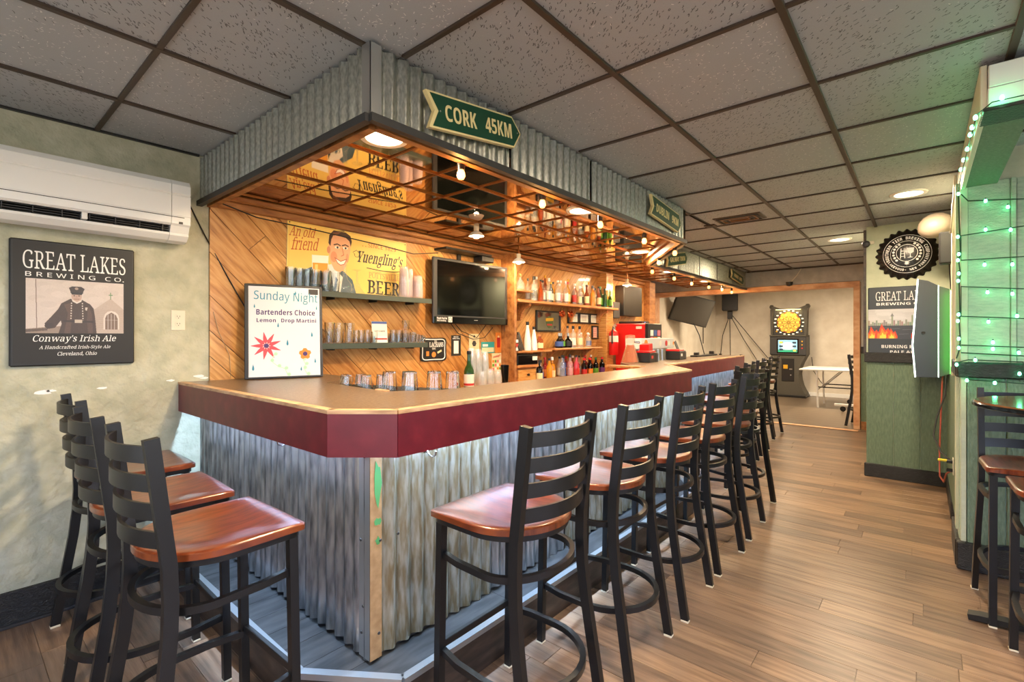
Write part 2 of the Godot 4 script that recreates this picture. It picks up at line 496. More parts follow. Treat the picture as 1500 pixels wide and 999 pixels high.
func shell():
	# --- floor
	var fl = setting("floor", "brown wood plank floor")
	slab("subfloor", -4.4, 2.9, -0.12, -0.004, -8.6, 1.9, M.floor[1], fl)
	var w = 0.135
	var row = 0
	var z = 0.12
	while z > -8.5:
		var x = -3.3 - rng.randf() * 1.1
		while x < 1.3:
			var l = 1.22
			var x0 = maxf(x, -3.3); var x1 = minf(x + l, 1.3)
			var zc = z - w / 2
			var shown = (zc > -0.95) or (x1 > -1.5 and zc > -4.3) or (x1 > -1.9 and zc <= -4.3)
			var seen = false
			for k in 5:
				if in_view(lerpf(x0, x1, k / 4.0), 0.0, zc): seen = true
			if x1 - x0 > 0.05 and shown and seen and not (zc < -3.95 and x0 > 0.25) and not (zc < -5.95 and x0 > -0.4):
				part("plank", box(x1 - x0 - 0.0025, 0.006, w - 0.0022, 0.0007), M.floor[rng.randi() % 4], fl, Vector3((x0 + x1) / 2, -0.003, zc))
			x += l
		z -= w
		row += 1
	var f2 = setting("floor_back_room", "dull grey brown plank floor of the games room")
	slab("floor_boards", -4.4, 1.4, -0.12, 0.0, -13.2, -8.6, M.far_floor, f2)
	slab("threshold", -4.0, -0.72, 0.0, 0.006, -8.66, -8.55, M.raw_wood, f2, 0.002)
	# --- ceiling
	var ce = setting("ceiling", "grey acoustic tile ceiling with brown grid")
	slab("deck", -4.4, 2.9, 2.475, 2.6, -8.9, 1.9, M.charcoal, ce)
	var gx = []; var gz = []
	for i in range(-4, 7): gx.append(-0.965 + 0.61 * i)
	for j in range(-6, 12): gz.append(-1.785 - 0.627 * j)
	for i in gx.size() - 1:
		for j in gz.size() - 1:
			var x0 = maxf(gx[i], -3.3); var x1 = minf(gx[i + 1], 2.8)
			var z0 = gz[j]; var z1 = maxf(gz[j + 1], -8.8)
			if x1 - x0 < 0.04 or z0 - z1 < 0.04 or z0 > 1.8: continue
			var xc = (x0 + x1) / 2; var zc = (z0 + z1) / 2
			if x1 < -1.56 and z0 < -1.05 and (z0 > -4.0 or x1 < -2.3): continue
			var sag = 0.0
			var m = M.tile_b if rng.randf() < 0.45 else M.tile_a
			part("ceiling_tile", box(x1 - x0 - 0.004, 0.016, z0 - z1 - 0.004, 0.002), m, ce, Vector3(xc, CEIL + 0.014 + sag, zc))
	for x in gx:
		if x < -3.25 or x > 2.8: continue
		var z1 = -8.8 if x > -1.5 else (-1.02 if x < -2.3 else (-1.02 if x < -1.6 else -8.8))
		slab("grid_bar", x - 0.013, x + 0.013, CEIL - 0.004, CEIL + 0.02, 1.8, z1, M.grid, ce, 0.002)
		if x < -1.4 and x > -2.2: slab("grid_bar", x - 0.012, x + 0.012, CEIL - 0.004, CEIL + 0.02, -4.1, -8.8, M.grid, ce, 0.002)
	for zz in gz:
		if zz > 1.8 or zz < -8.8: continue
		var x0 = -3.3 if zz > -1.02 else (-1.53 if zz > -4.08 else -2.26)
		slab("grid_bar", x0, 2.8, CEIL - 0.003, CEIL + 0.02, zz - 0.011, zz + 0.011, M.grid, ce, 0.002)
	slab("edge_angle", WALLX, WALLX + 0.02, CEIL - 0.004, CEIL + 0.02, 1.8, -1.0, M.black, ce)
	slab("edge_angle", -2.26, -0.43, CEIL - 0.004, CEIL + 0.02, -8.78, -8.8, M.grid, ce)
	# --- left wall: plaster, then diagonal pine boards behind the bar
	var wl = setting("wall_left", "pale sage plaster wall turning into diagonal pine boards behind the bar")
	slab("plaster", -3.45, WALLX, 0, 2.6, 1.9, -7.25, M.plaster, wl)
	slab("backing_board", WALLX, WALLX + 0.004, 0.3, 2.26, -1.055, -7.2, M.print_black, wl)
	planks_on(wl, 1.055, 3.70, 0.78, 2.255, -PI / 4, [0.11, 0.14, 0.185, 0.15])
	planks_on(wl, 3.735, 7.2, 0.78, 2.255, PI / 4, [0.11, 0.14, 0.16])
	slab("partition", WALLX, WALLX + 0.2, 0.9, 2.2, -3.70, -3.735, M.trim, wl, 0.004)
	slab("corner_post", WALLX, WALLX + 0.15, 0.3, 2.2, -5.62, -5.80, M.pine[2], wl, 0.004)
	slab("corner_post", WALLX, WALLX + 0.12, 0.3, 2.2, -7.0, -7.2, M.trim, wl, 0.004)
	# moulding under the canopy
	slab("crown_moulding", WALLX + 0.015, WALLX + 0.05, 2.155, 2.20, -1.06, -7.1, M.trim, wl, 0.006)
	slab("crown_moulding", WALLX + 0.015, WALLX + 0.085, 2.20, 2.235, -1.06, -7.1, M.trim, wl, 0.008)
	slab("wall_return", -4.5, -3.3, 0, 2.6, -7.2, -7.3, M.pine[1], wl)
	# baseboard
	var bb = setting("baseboard_left", "black painted baseboard")
	slab("board", WALLX, WALLX + 0.02, 0, 0.165, 1.8, -0.98, M.black_wood, bb, 0.003)
	slab("shoe_strip", WALLX, WALLX + 0.035, 0, 0.014, 1.8, -0.98, M.charcoal, bb, 0.003)
	for q in [[-0.33, 1.095, 0.035], [-0.36, 1.10, 0.02], [-0.555, 1.10, 0.022], [-0.86, 1.118, 0.02], [-1.0, 1.135, 0.03], [-1.03, 1.12, 0.022]]:
		var chip = []
		for k2 in 9:
			chip.append(Vector2(cos(TAU * k2 / 9) * q[2] * (0.7 + rng.randf() * 0.6), sin(TAU * k2 / 9) * q[2] * 0.3 * (0.6 + rng.randf() * 0.8)))
		part("bare_plaster_chip", prism(chip, 0.0, 0.0012, "z"), M.print_white, wl, Vector3(WALLX, q[1], q[0]), Vector3(0, PI / 2, 0))
	# --- wall behind the camera with unseen windows that let in fill daylight
	var wb = setting("wall_behind", "plaster wall behind the camera")
	slab("plaster", -3.45, 2.95, 0, 0.6, 1.8, 1.95, M.plaster, wb)
	slab("plaster", -3.45, 2.95, 2.2, 2.6, 1.8, 1.95, M.plaster, wb)
	for a in [[-3.45, -2.7], [-1.5, -0.6], [1.2, 2.95]]:
		slab("plaster", a[0], a[1], 0.6, 2.2, 1.8, 1.95, M.plaster, wb)
	var wr = setting("wall_right", "wall to the right of the camera")
	slab("plaster", 2.8, 2.95, 0, 0.6, 1.95, -4.1, M.plaster, wr)
	slab("plaster", 2.8, 2.95, 2.2, 2.6, 1.95, -4.1, M.plaster, wr)
	for a in [[1.95, 1.2], [-0.8, -1.2], [-3.2, -4.1]]:
		slab("plaster", 2.8, 2.95, 0.6, 2.2, a[0], a[1], M.plaster, wr)
	var k = 1
	for a in [[-2.7, -1.5, 0], [-0.6, 1.2, 0], [-0.8, 1.2, 1], [-3.2, -1.2, 1]]:  # unseen openings, most of them added to bring fill daylight in
		var wn = setting("unseen_window_%d" % k, "unseen opening letting in fill daylight")
		var side = a[2] == 1
		for e in [[a[0], a[0] + 0.05, 0.6, 2.2], [a[1] - 0.05, a[1], 0.6, 2.2], [a[0], a[1], 0.6, 0.65], [a[0], a[1], 2.15, 2.2], [(a[0] + a[1]) / 2 - 0.02, (a[0] + a[1]) / 2 + 0.02, 0.65, 2.15]]:
			if side: slab("frame", 2.84, 2.91, e[2], e[3], e[0], e[1], M.white, wn)
			else: slab("frame", e[0], e[1], e[2], e[3], 1.84, 1.91, M.white, wn)
		if side: slab("pane", 2.872, 2.878, 0.65, 2.15, a[0] + 0.05, a[1] - 0.05, M.glass, wn)
		else: slab("pane", a[0] + 0.05, a[1] - 0.05, 0.65, 2.15, 1.872, 1.878, M.glass, wn)
		k += 1
	# --- far wall of the bar room with the wide opening
	var wf = setting("wall_far", "grey plaster wall over the wide opening to the games room")
	slab("plaster", -4.5, -0.43, 2.20, 2.6, -8.8, -8.92, M.grey_wall, wf)
	slab("plaster", -0.70, -0.43, 0, 2.2, -8.8, -8.92, M.grey_wall, wf)
	slab("wainscot", -0.70, -0.43, 0.1, 1.12, -8.79, -8.8, M.green_board, wf)
	slab("chair_rail", -0.70, -0.43, 1.12, 1.22, -8.77, -8.8, M.black_wood, wf, 0.004)
	slab("baseboard", -0.70, -0.43, 0.0, 0.12, -8.77, -8.8, M.trim, wf, 0.004)
	var tr = setting("trim_1", "raw wood casing round the wide opening")
	slab("header", -4.0, -0.71, 2.11, 2.19, -8.74, -8.94, M.raw_wood, tr, 0.004)
	slab("post", -0.79, -0.71, 0, 2.11, -8.74, -8.94, M.raw_wood, tr, 0.004)
	slab("post", -4.0, -3.86, 0, 2.11, -8.74, -8.94, M.raw_wood, tr, 0.004)
	slab("wall_piece", -4.5, -4.0, 0, 2.2, -8.8, -8.92, M.white_wall, wf)
	# --- wall with the posters, right of the passage
	var wp = setting("wall_posters", "short light green wall above dark green boards")
	slab("plaster", -0.43, 0.6, 0, 2.6, -5.93, -8.8, M.upper_green, wp)
	var bx = -0.43
	for bw in [0.21, 0.2, 0.21]:
		slab("board", bx + 0.002, bx + bw - 0.002, 0.1, 1.125, -5.912, -5.93, M.green_board, wp, 0.003)
		bx += bw
	slab("chair_rail", -0.445, 0.19, 1.12, 1.215, -5.885, -5.93, M.black_wood, wp, 0.006)
	slab("baseboard", -0.445, 0.19, 0, 0.13, -5.895, -5.93, M.black_wood, wp, 0.006)
	slab("corner_strip", -0.452, -0.43, 1.2, 2.42, -5.91, -5.95, M.riser, wp, 0.002)
	# --- return wall and pillar
	var wq = setting("wall_pillar", "pale green pillar wall with dark green boards and black rail")
	slab("plaster", 0.18, 0.6, 0, 2.6, -3.95, -5.93, M.upper_green, wq)
	slab("plaster", 0.40, 2.8, 0, 2.6, -3.96, -4.1, M.upper_green, wq)
	slab("pillar_core", 0.175, 0.40, 0, 2.6, -3.935, -4.4, M.upper_green, wq)
	slab("corner_trim", 0.168, 0.20, 0.15, 2.25, -3.92, -3.96, M.upper_green, wq, 0.003)
	slab("side_board", 0.165, 0.18, 0.13, 1.13, -4.4, -5.9, M.green_board, wq, 0.002)
	slab("side_board", 0.163, 0.175, 0.13, 1.13, -3.96, -4.38, M.panel_green, wq, 0.002)
	slab("side_trim", 0.15, 0.175, 1.1, 2.3, -4.5, -4.62, M.ivory, wq, 0.003)
	slab("side_trim", 0.15, 0.175, 0.2, 2.3, -4.0, -4.1, M.upper_green, wq, 0.003)
	slab("panel_board", 0.20, 0.375, 1.22, 2.27, -3.922, -3.935, M.panel_green, wq, 0.003)
	slab("panel_board", 0.378, 0.40, 1.22, 2.27, -3.916, -3.935, M.panel_green, wq, 0.003)
	slab("panel_board", 0.403, 0.9, 1.22, 2.27, -3.94, -3.96, M.panel_green, wq, 0.003)
	for b in [[0.19, 0.36], [0.363, 0.56], [0.563, 0.76], [0.763, 0.96]]:
		slab("board", b[0], b[1] - 0.002, 0.14, 1.13, -3.92, -3.96, M.green_board, wq, 0.003)
	slab("chair_rail", 0.15, 0.99, 1.13, 1.22, -3.875, -3.935, M.black_wood, wq, 0.008)
	slab("chair_rail", 0.145, 0.18, 1.13, 1.22, -3.935, -4.45, M.black_wood, wq, 0.006)
	slab("baseboard", 0.15, 0.99, 0, 0.16, -3.885, -3.935, M.black_wood, wq, 0.006)
	slab("baseboard", 0.145, 0.18, 0, 0.16, -3.935, -4.42, M.black_wood, wq, 0.006)
	slab("baseboard", 0.155, 0.18, 0, 0.13, -4.9, -5.92, M.black_wood, wq, 0.006)
	# --- beam over the pillar
	var bm = setting("trim_2", "boxed beam by the ceiling above the pillar")
	slab("beam", 0.19, 0.325, 2.25, 2.445, -2.75, -3.94, M.green_board, bm, 0.003)
	slab("header_board", 0.19, 2.8, 2.25, 2.33, -2.62, -2.75, M.white, bm, 0.003)
	slab("header_board", 0.192, 2.8, 2.332, 2.418, -2.62, -2.75, M.white, bm, 0.003)
	slab("side_strip", 0.17, 0.19, 2.24, 2.43, -2.64, -3.94, M.ivory, bm, 0.003)
	slab("shelf_edge", 0.175, 2.8, 2.235, 2.25, -2.60, -2.78, M.black_wood, bm, 0.003)

# ================= canopy over the bar =================
const CAN = [[-3.3, -1.01], [-1.53, -1.01], [-1.53, -4.05], [-2.27, -5.07], [-2.27, -8.74]]
func canopy():
	var c = thing("bar_canopy", "corrugated metal canopy with mirror tiled underside hanging over the bar", "canopy")
	var body = []
	for p in CAN: body.append(Vector2(p[0] - (0.045 if p[0] > -3.2 else -0.002), p[1] - (0.045 if p[1] > -1.1 else 0.0)))
	body.append(Vector2(-3.298, -8.74))
	part("core", prism(body, 2.262, 2.44, "y"), M.charcoal, c)
	# corrugated sheets on the short side (facing the camera) and the long side
	var x = -3.3
	for wd in [0.59, 0.59, 0.56]:
		part("corrugated_sheet", corrugated(wd, 0.27, 0.064, 0.0105), M.galv_top, c, Vector3(x, 2.17, -1.028))
		x += wd
	var zz = -1.045
	for wd in [0.75, 0.75, 0.76, 0.74]:
		part("corrugated_sheet", corrugated(wd, 0.27, 0.064, 0.0105), M.galv_top, c, Vector3(-1.548, 2.17, zz), Vector3(0, PI / 2, 0))
		zz -= wd
	part("corrugated_sheet", corrugated(1.25, 0.27, 0.064, 0.0105), M.galv_top, c, Vector3(-1.55, 2.17, -4.06), Vector3(0, PI / 2 + atan2(0.74, 1.02), 0))
	zz = -5.08
	for k in 5:
		part("corrugated_sheet", corrugated(0.73, 0.27, 0.064, 0.0105), M.galv_top, c, Vector3(-2.288, 2.17, zz), Vector3(0, PI / 2, 0))
		zz -= 0.732
	# corner flashing
	slab("corner_flashing", -1.575, -1.524, 2.172, 2.44, -1.004, -1.010, M.flashing, c, 0.001)
	slab("corner_flashing", -1.530, -1.524, 2.172, 2.44, -1.004, -1.055, M.flashing, c, 0.001)
	# dark bottom strip and the wood lip inside it
	var run = []
	for p in CAN: run.append(Vector3(p[0], 0, p[1]))
	for i in 4:
		var a = run[i]; var b = run[i + 1]
		var d = (b - a).normalized()
		var inn = Vector3(d.z, 0, -d.x)
		var o = -inn * 0.006
		part("bottom_strip", bar_sweep([a + o - d * 0.006 + Vector3(0, 2.163, 0), b + o + Vector3(0, 2.163, 0)], 0.03, 0.03), M.charcoal, c)
		var a2 = a if i == 0 else a + d * (0.06 if i == 1 else 0.02)
		var b2 = b - d * (0.06 if i == 0 else 0.0)
		part("wood_lip", bar_sweep([a2 + inn * 0.052 + Vector3(0, 2.205, 0), b2 + inn * 0.052 + Vector3(0, 2.205, 0)], 0.034, 0.105), M.trim, c)
		part("wood_lip", bar_sweep([a2 + inn * 0.085 + Vector3(0, 2.232, 0), b2 + inn * 0.085 + Vector3(0, 2.232, 0)], 0.034, 0.045), M.trim, c)
	# mirror tiles
	var xs = []; var zs = []
	for i in range(-1, 5): xs.append(-2.01 - 0.303 * i)
	for j in range(-2, 25): zs.append(-1.435 - 0.311 * j)
	var field = PackedVector2Array(body)
	for i in xs.size() - 1:
		for j in zs.size() - 1:
			var t = PackedVector2Array([Vector2(xs[i] - 0.003, zs[j] - 0.003), Vector2(xs[i + 1] + 0.003, zs[j] - 0.003), Vector2(xs[i + 1] + 0.003, zs[j + 1] + 0.003), Vector2(xs[i] - 0.003, zs[j + 1] + 0.003)])
			for poly in Geometry2D.intersect_polygons(t, field):
				var mid = Vector2.ZERO
				for p in poly: mid += p / poly.size()
				var loc = PackedVector2Array()
				for p in poly: loc.append(p - mid)
				part("mirror_tile", prism(loc, 0.0, 0.006, "y"), M.mirror, c, Vector3(mid.x, 2.252, mid.y), Vector3(rng.randf_range(-0.0025, 0.0025), 0, rng.randf_range(-0.0025, 0.0025)))
	for xx in xs:
		if xx < -3.26 or xx > -1.6: continue
		var zend = -8.7 if xx < -2.33 else (-4.9 if xx < -2.2 else (-4.55 if xx < -1.9 else -4.2))
		slab("mirror_bar", xx - 0.0065, xx + 0.0065, 2.243, 2.253, -1.06, zend, M.brass, c, 0.002)
	for z2 in zs:
		if z2 > -1.1 or z2 < -8.7: continue
		var xend = -1.58 if z2 > -4.05 else (-1.58 - (-4.05 - z2) * 0.725 if z2 > -5.07 else -2.32)
		slab("mirror_bar", -3.24, xend, 2.244, 2.253, z2 - 0.0035, z2 + 0.0035, M.brass, c, 0.002)
	# road signs on the canopy
	road_sign("CORK   45KM", Vector3(-1.512, 2.312, -1.535), PI / 2, 0.57, 0.128, 0.135, "green arrow sign reading CORK 45KM on the canopy", 0.066)
	road_sign("DUBLIN   9KM", Vector3(-1.512, 2.296, -3.59), PI / 2, 0.56, 0.13, -0.1, "green arrow sign reading DUBLIN 9KM near the canopy's angled end", 0.06)
	road_sign("GALWAY 70KM", Vector3(-2.245, 2.288, -5.66), PI / 2, 0.62, 0.13, 0.165, "green arrow sign half hidden behind the angled canopy end", 0.056)
	road_sign("", Vector3(-2.245, 2.30, -8.12), PI / 2, 0.64, 0.12, -0.11, "farthest green arrow sign on the canopy by the opening", 0.05)

func road_sign(words, at, turn, w, h, tilt, label, lh):
	var t = thing("road_sign", label, "sign", at, turn, "arrow road signs on the canopy")
	t.rotation.z = tilt
	var hw = w / 2; var hh = h / 2
	var back = [Vector2(-hw - 0.008, -hh - 0.008), Vector2(hw - 0.05, -hh - 0.008), Vector2(hw + 0.008, 0), Vector2(hw - 0.05, hh + 0.008), Vector2(-hw - 0.008, hh + 0.008), Vector2(-hw + 0.03, 0)]
	part("board", prism(back, 0.0, 0.02, "z"), M.sign_cream, t)
	var face = [Vector2(-hw + 0.012, -hh), Vector2(hw - 0.055, -hh), Vector2(hw - 0.002, 0), Vector2(hw - 0.055, hh), Vector2(-hw + 0.012, hh), Vector2(-hw + 0.05, 0)]
	part("green_face", prism(face, 0.02, 0.0225, "z"), M.sign_green, t)
	if words: letters(words, font("Droid Sans", true), w * 0.74, lh, M.sign_cream, t, Vector3(0.01, 0, 0.023))
	else:
		for k in 9:
			if k != 5: part("lettering", box(0.03, lh, 0.0012), M.sign_cream, t, Vector3(-0.19 + 0.047 * k, 0, 0.0235))
	for sx in [-hw + 0.058, hw - 0.02]:
		part("screw", lathe([[0.0, 0.0], [0.004, 0.0], [0.003, 0.002], [0.0, 0.0025]], 8), M.steel, t, Vector3(sx, 0, 0.0225), Vector3(PI / 2, 0, 0))

# ================= the bar =================
const FRONT = [[-3.298, -0.92], [-1.635, -0.92], [-1.455, -1.07], [-1.43, -3.87], [-1.86, -4.44], [-1.93, -7.27]]
func bar():
	var b = thing("bar_counter", "L shaped bar counter with tan worn top and maroon painted edge", "bar counter")
	var top = []
	for p in FRONT: top.append(Vector2(p[0], p[1]))
	for p in [[-2.37, -7.27], [-2.36, -4.5], [-1.83, -3.85], [-1.83, -1.62], [-1.98, -1.40], [-2.62, -1.44], [-2.86, -1.76], [-3.275, -1.76]]: top.append(Vector2(p[0], p[1]))
	part("worktop", prism(top, 1.072, TOP, "y"), M.counter, b)
	for i in FRONT.size() - 1:
		var a = Vector3(FRONT[i][0], 0, FRONT[i][1]); var e = Vector3(FRONT[i + 1][0], 0, FRONT[i + 1][1])
		var d = (e - a).normalized(); var out = Vector3(-d.z, 0, d.x)
		var ext = d * 0.0085
		part("fascia_board", bar_sweep([a + out * 0.011 - ext + Vector3(0, 1.015, 0), e + out * 0.011 + ext + Vector3(0, 1.015, 0)], 0.022, 0.156), M.fascia, b)
		part("edge_strip", bar_sweep([a + out * 0.006 - ext + Vector3(0, 1.1, 0), e + out * 0.006 + ext + Vector3(0, 1.1, 0)], 0.036, 0.014), M.worn_edge, b)
	part("fascia_board", bar_sweep([Vector3(-1.93, 1.015, -7.28), Vector3(-2.37, 1.015, -7.28)], 0.022, 0.156), M.fascia, b)
	# a strip of orange wood where the sink cut-out starts
	slab("sink_lip", -2.06, -1.97, 1.09, 1.112, -1.385, -1.41, M.worn_edge, b, 0.002)
	slab("drain_rail", -2.2, -1.86, 1.09, 1.112, -3.9, -4.0, M.shelf_wood, b, 0.003)
	# body under the counter
	var core = [Vector2(-3.298, -1.03), Vector2(-1.555, -1.03), Vector2(-1.555, -3.95), Vector2(-2.0, -4.5), Vector2(-2.05, -7.2), Vector2(-2.3, -7.2), Vector2(-2.3, -4.55), Vector2(-1.75, -3.85), Vector2(-1.75, -1.35), Vector2(-3.298, -1.35)]
	part("core", prism(core, 0.18, 1.072, "y"), M.charcoal, b)
	var f = thing("corrugated_cladding", "galvanised corrugated sheets cladding the front of the bar", "bar cladding")
	var x = -3.297
	for wd in [0.44, 0.44, 0.44, 0.425]:
		part("corrugated_sheet", corrugated(wd, 0.885, 0.067, 0.0105, 0.006), M.galv, f, Vector3(x, 0.186, -1.03 + rng.randf() * 0.004))
		x += wd + 0.003
	var zz = -1.045
	var k = 0
	for wd in [0.6, 0.62, 0.6, 0.6, 0.48]:
		part("corrugated_sheet", corrugated(wd, 0.885, 0.067, 0.0105, 0.006), M.galv_rust if k != 1 else M.galv, f, Vector3(-1.555 + rng.randf() * 0.004, 0.186, zz), Vector3(0, PI / 2, 0))
		zz -= wd + 0.003
		k += 1
	part("corrugated_sheet", corrugated(0.7, 0.885, 0.067, 0.0105, 0.006), M.galv, f, Vector3(-1.553, 0.186, -3.955), Vector3(0, PI / 2 + atan2(0.445, 0.55), 0))
	zz = -4.5
	for i in 4:
		part("corrugated_sheet", corrugated(0.67, 0.885, 0.067, 0.0105, 0.006), M.galv, f, Vector3(-2.0 - 0.012 * i, 0.186, zz), Vector3(0, PI / 2 + 0.018, 0))
		zz -= 0.675
	slab("corner_flashing", -1.6, -1.528, 0.19, 1.07, -1.008, -1.012, M.flashing, f, 0.001)
	slab("corner_flashing", -1.532, -1.527, 0.19, 1.07, -1.008, -1.058, M.tan_flash, f, 0.001)
	for s in [[-1.562, 0.93, -1.007, 0.0], [-1.585, 0.62, -1.007, 0.0], [-1.57, 0.38, -1.007, 0.0], [-1.58, 0.28, -1.007, 0.0], [-1.527, 0.62, -1.05, 1.57], [-1.527, 0.28, -1.045, 1.57], [-1.527, 0.62, -1.13, 1.57]]:
		var sc = part("screw", lathe([[0.0, 0.0], [0.006, 0.0], [0.005, 0.003], [0.0, 0.004]], 8), M.charcoal, f, Vector3(s[0], s[1], s[2]))
		sc.rotation = Vector3(PI / 2, 0, 0) if s[3] == 0.0 else Vector3(0, 0, -PI / 2)
	for q in [[0.83, 0.018, 0.10], [0.69, 0.016, 0.02], [0.62, 0.012, 0.02]]:
		var flake = []
		for k2 in 9: flake.append(Vector2(cos(TAU * k2 / 9) * q[1] * (0.5 + rng.randf() * 0.6), sin(TAU * k2 / 9) * q[2] * (0.5 + rng.randf() * 0.5)))
		part("green_paint_flake", prism(flake, 0.0, 0.0008, "z"), mat(rgb(72, 140, 84), 0.6), f, Vector3(-1.5268, q[0], -1.04), Vector3(0, PI / 2, 0))
	# coat hooks under the counter
	for h in [[-2.13, -1.008, 0.0, "coat hook under the short side of the bar"], [-1.522, -1.26, PI / 2, "coat hook under the long side of the bar near the corner"]]:
		var hk = thing("coat_hook", h[3], "hook", Vector3(h[0], 0.935, h[1]), h[2], "coat hooks under the counter")
		part("plate", box(0.03, 0.05, 0.004, 0.001), M.chrome, hk, Vector3(0, -0.005, 0.003))
		part("hook_arm", tube([Vector3(0, -0.015, 0.004), Vector3(0, -0.035, 0.025), Vector3(0, -0.04, 0.045), Vector3(0, -0.03, 0.06), Vector3(0, -0.015, 0.064)], 0.004, 8), M.chrome, hk)
		part("hook_arm", tube([Vector3(0, 0.005, 0.004), Vector3(0, 0.0, 0.02), Vector3(0, 0.005, 0.034)], 0.0035, 8), M.chrome, hk)
	# platform
	var p = thing("foot_platform", "low grey decked platform with metal nosing along the bar", "platform")
	var edge = [[-3.297, -0.83], [-1.69, -0.83], [-1.385, -1.045], [-1.36, -3.78], [-1.85, -4.4], [-1.98, -7.2]]
	var poly = []
	for e in edge: poly.append(Vector2(e[0], e[1]))
	for e in [[-2.1, -7.2], [-2.1, -4.6], [-1.6, -3.95], [-1.6, -1.1], [-3.297, -1.1]]: poly.append(Vector2(e[0], e[1]))
	part("riser", prism(poly, 0.0, 0.172, "y"), M.riser, p)
	# deck boards on top
	var dp = PackedVector2Array(poly)
	for i in 14:
		var x0 = -3.3 + i * 0.145
		for q in Geometry2D.intersect_polygons(PackedVector2Array([Vector2(x0, -0.84), Vector2(x0 + 0.143, -0.84), Vector2(x0 + 0.143, -1.05), Vector2(x0, -1.05)]), dp):
			part("deck_board", prism(q, 0.172, 0.178, "y"), M.deck, p)
	for i in 10:
		var z0 = -1.05 - i * 0.62
		for q in Geometry2D.intersect_polygons(PackedVector2Array([Vector2(-2.2, z0), Vector2(-1.3, z0), Vector2(-1.3, z0 - 0.618), Vector2(-2.2, z0 - 0.618)]), dp):
			part("deck_board", prism(q, 0.172, 0.178, "y"), M.deck, p)
	for i in edge.size() - 1:
		var a = Vector3(edge[i][0], 0.172, edge[i][1]); var e = Vector3(edge[i + 1][0], 0.172, edge[i + 1][1])
		part("nosing", bar_sweep([a, e], 0.03, 0.022), M.alu, p)
	# LED strips under the counter
	for i in 4:
		var a = Vector3(FRONT[i][0], 0, FRONT[i][1]); var e = Vector3(FRONT[i + 1][0], 0, FRONT[i + 1][1])
		if i == 1: continue
		if i == 3: a = Vector3(-1.86, 0, -4.44); e = Vector3(-1.93, 0, -7.27)
		var d = (e - a).normalized(); var inn = Vector3(d.z, 0, -d.x)
		if i == 0: a += d * 0.2
		var ln = (e - a).length() - 0.04
		var led = thing("led_strip", ["cool white light strip under the short side of the bar", "", "cool white light strip under the long side of the bar", "cool white light strip under the far section of the bar"][i], "light strip", (a + e) / 2 + inn * 0.03 + Vector3(0, 1.066, 0), atan2(-d.z, d.x), "light strips under the counter")
		part("channel", box(ln, 0.01, 0.016), M.alu, led, Vector3(0, 0.0, 0))
		part("diffuser", box(ln, 0.004, 0.012), M.led, led, Vector3(0, -0.006, 0))
		var al = AreaLight3D.new(); al.name = "led_light"; al.area_size = Vector2(ln, 0.012); al.area_normalize_energy = true
		al.light_color = Color(0.72, 0.85, 1.0); al.light_energy = (2.4 if i == 0 else 3.6) * ln / 2.0; al.shadow_enabled = true; al.area_range = 12.0
		led.add_child(al); al.position = Vector3(0, -0.0095, 0); al.rotation = Vector3(-PI / 2, 0, 0)

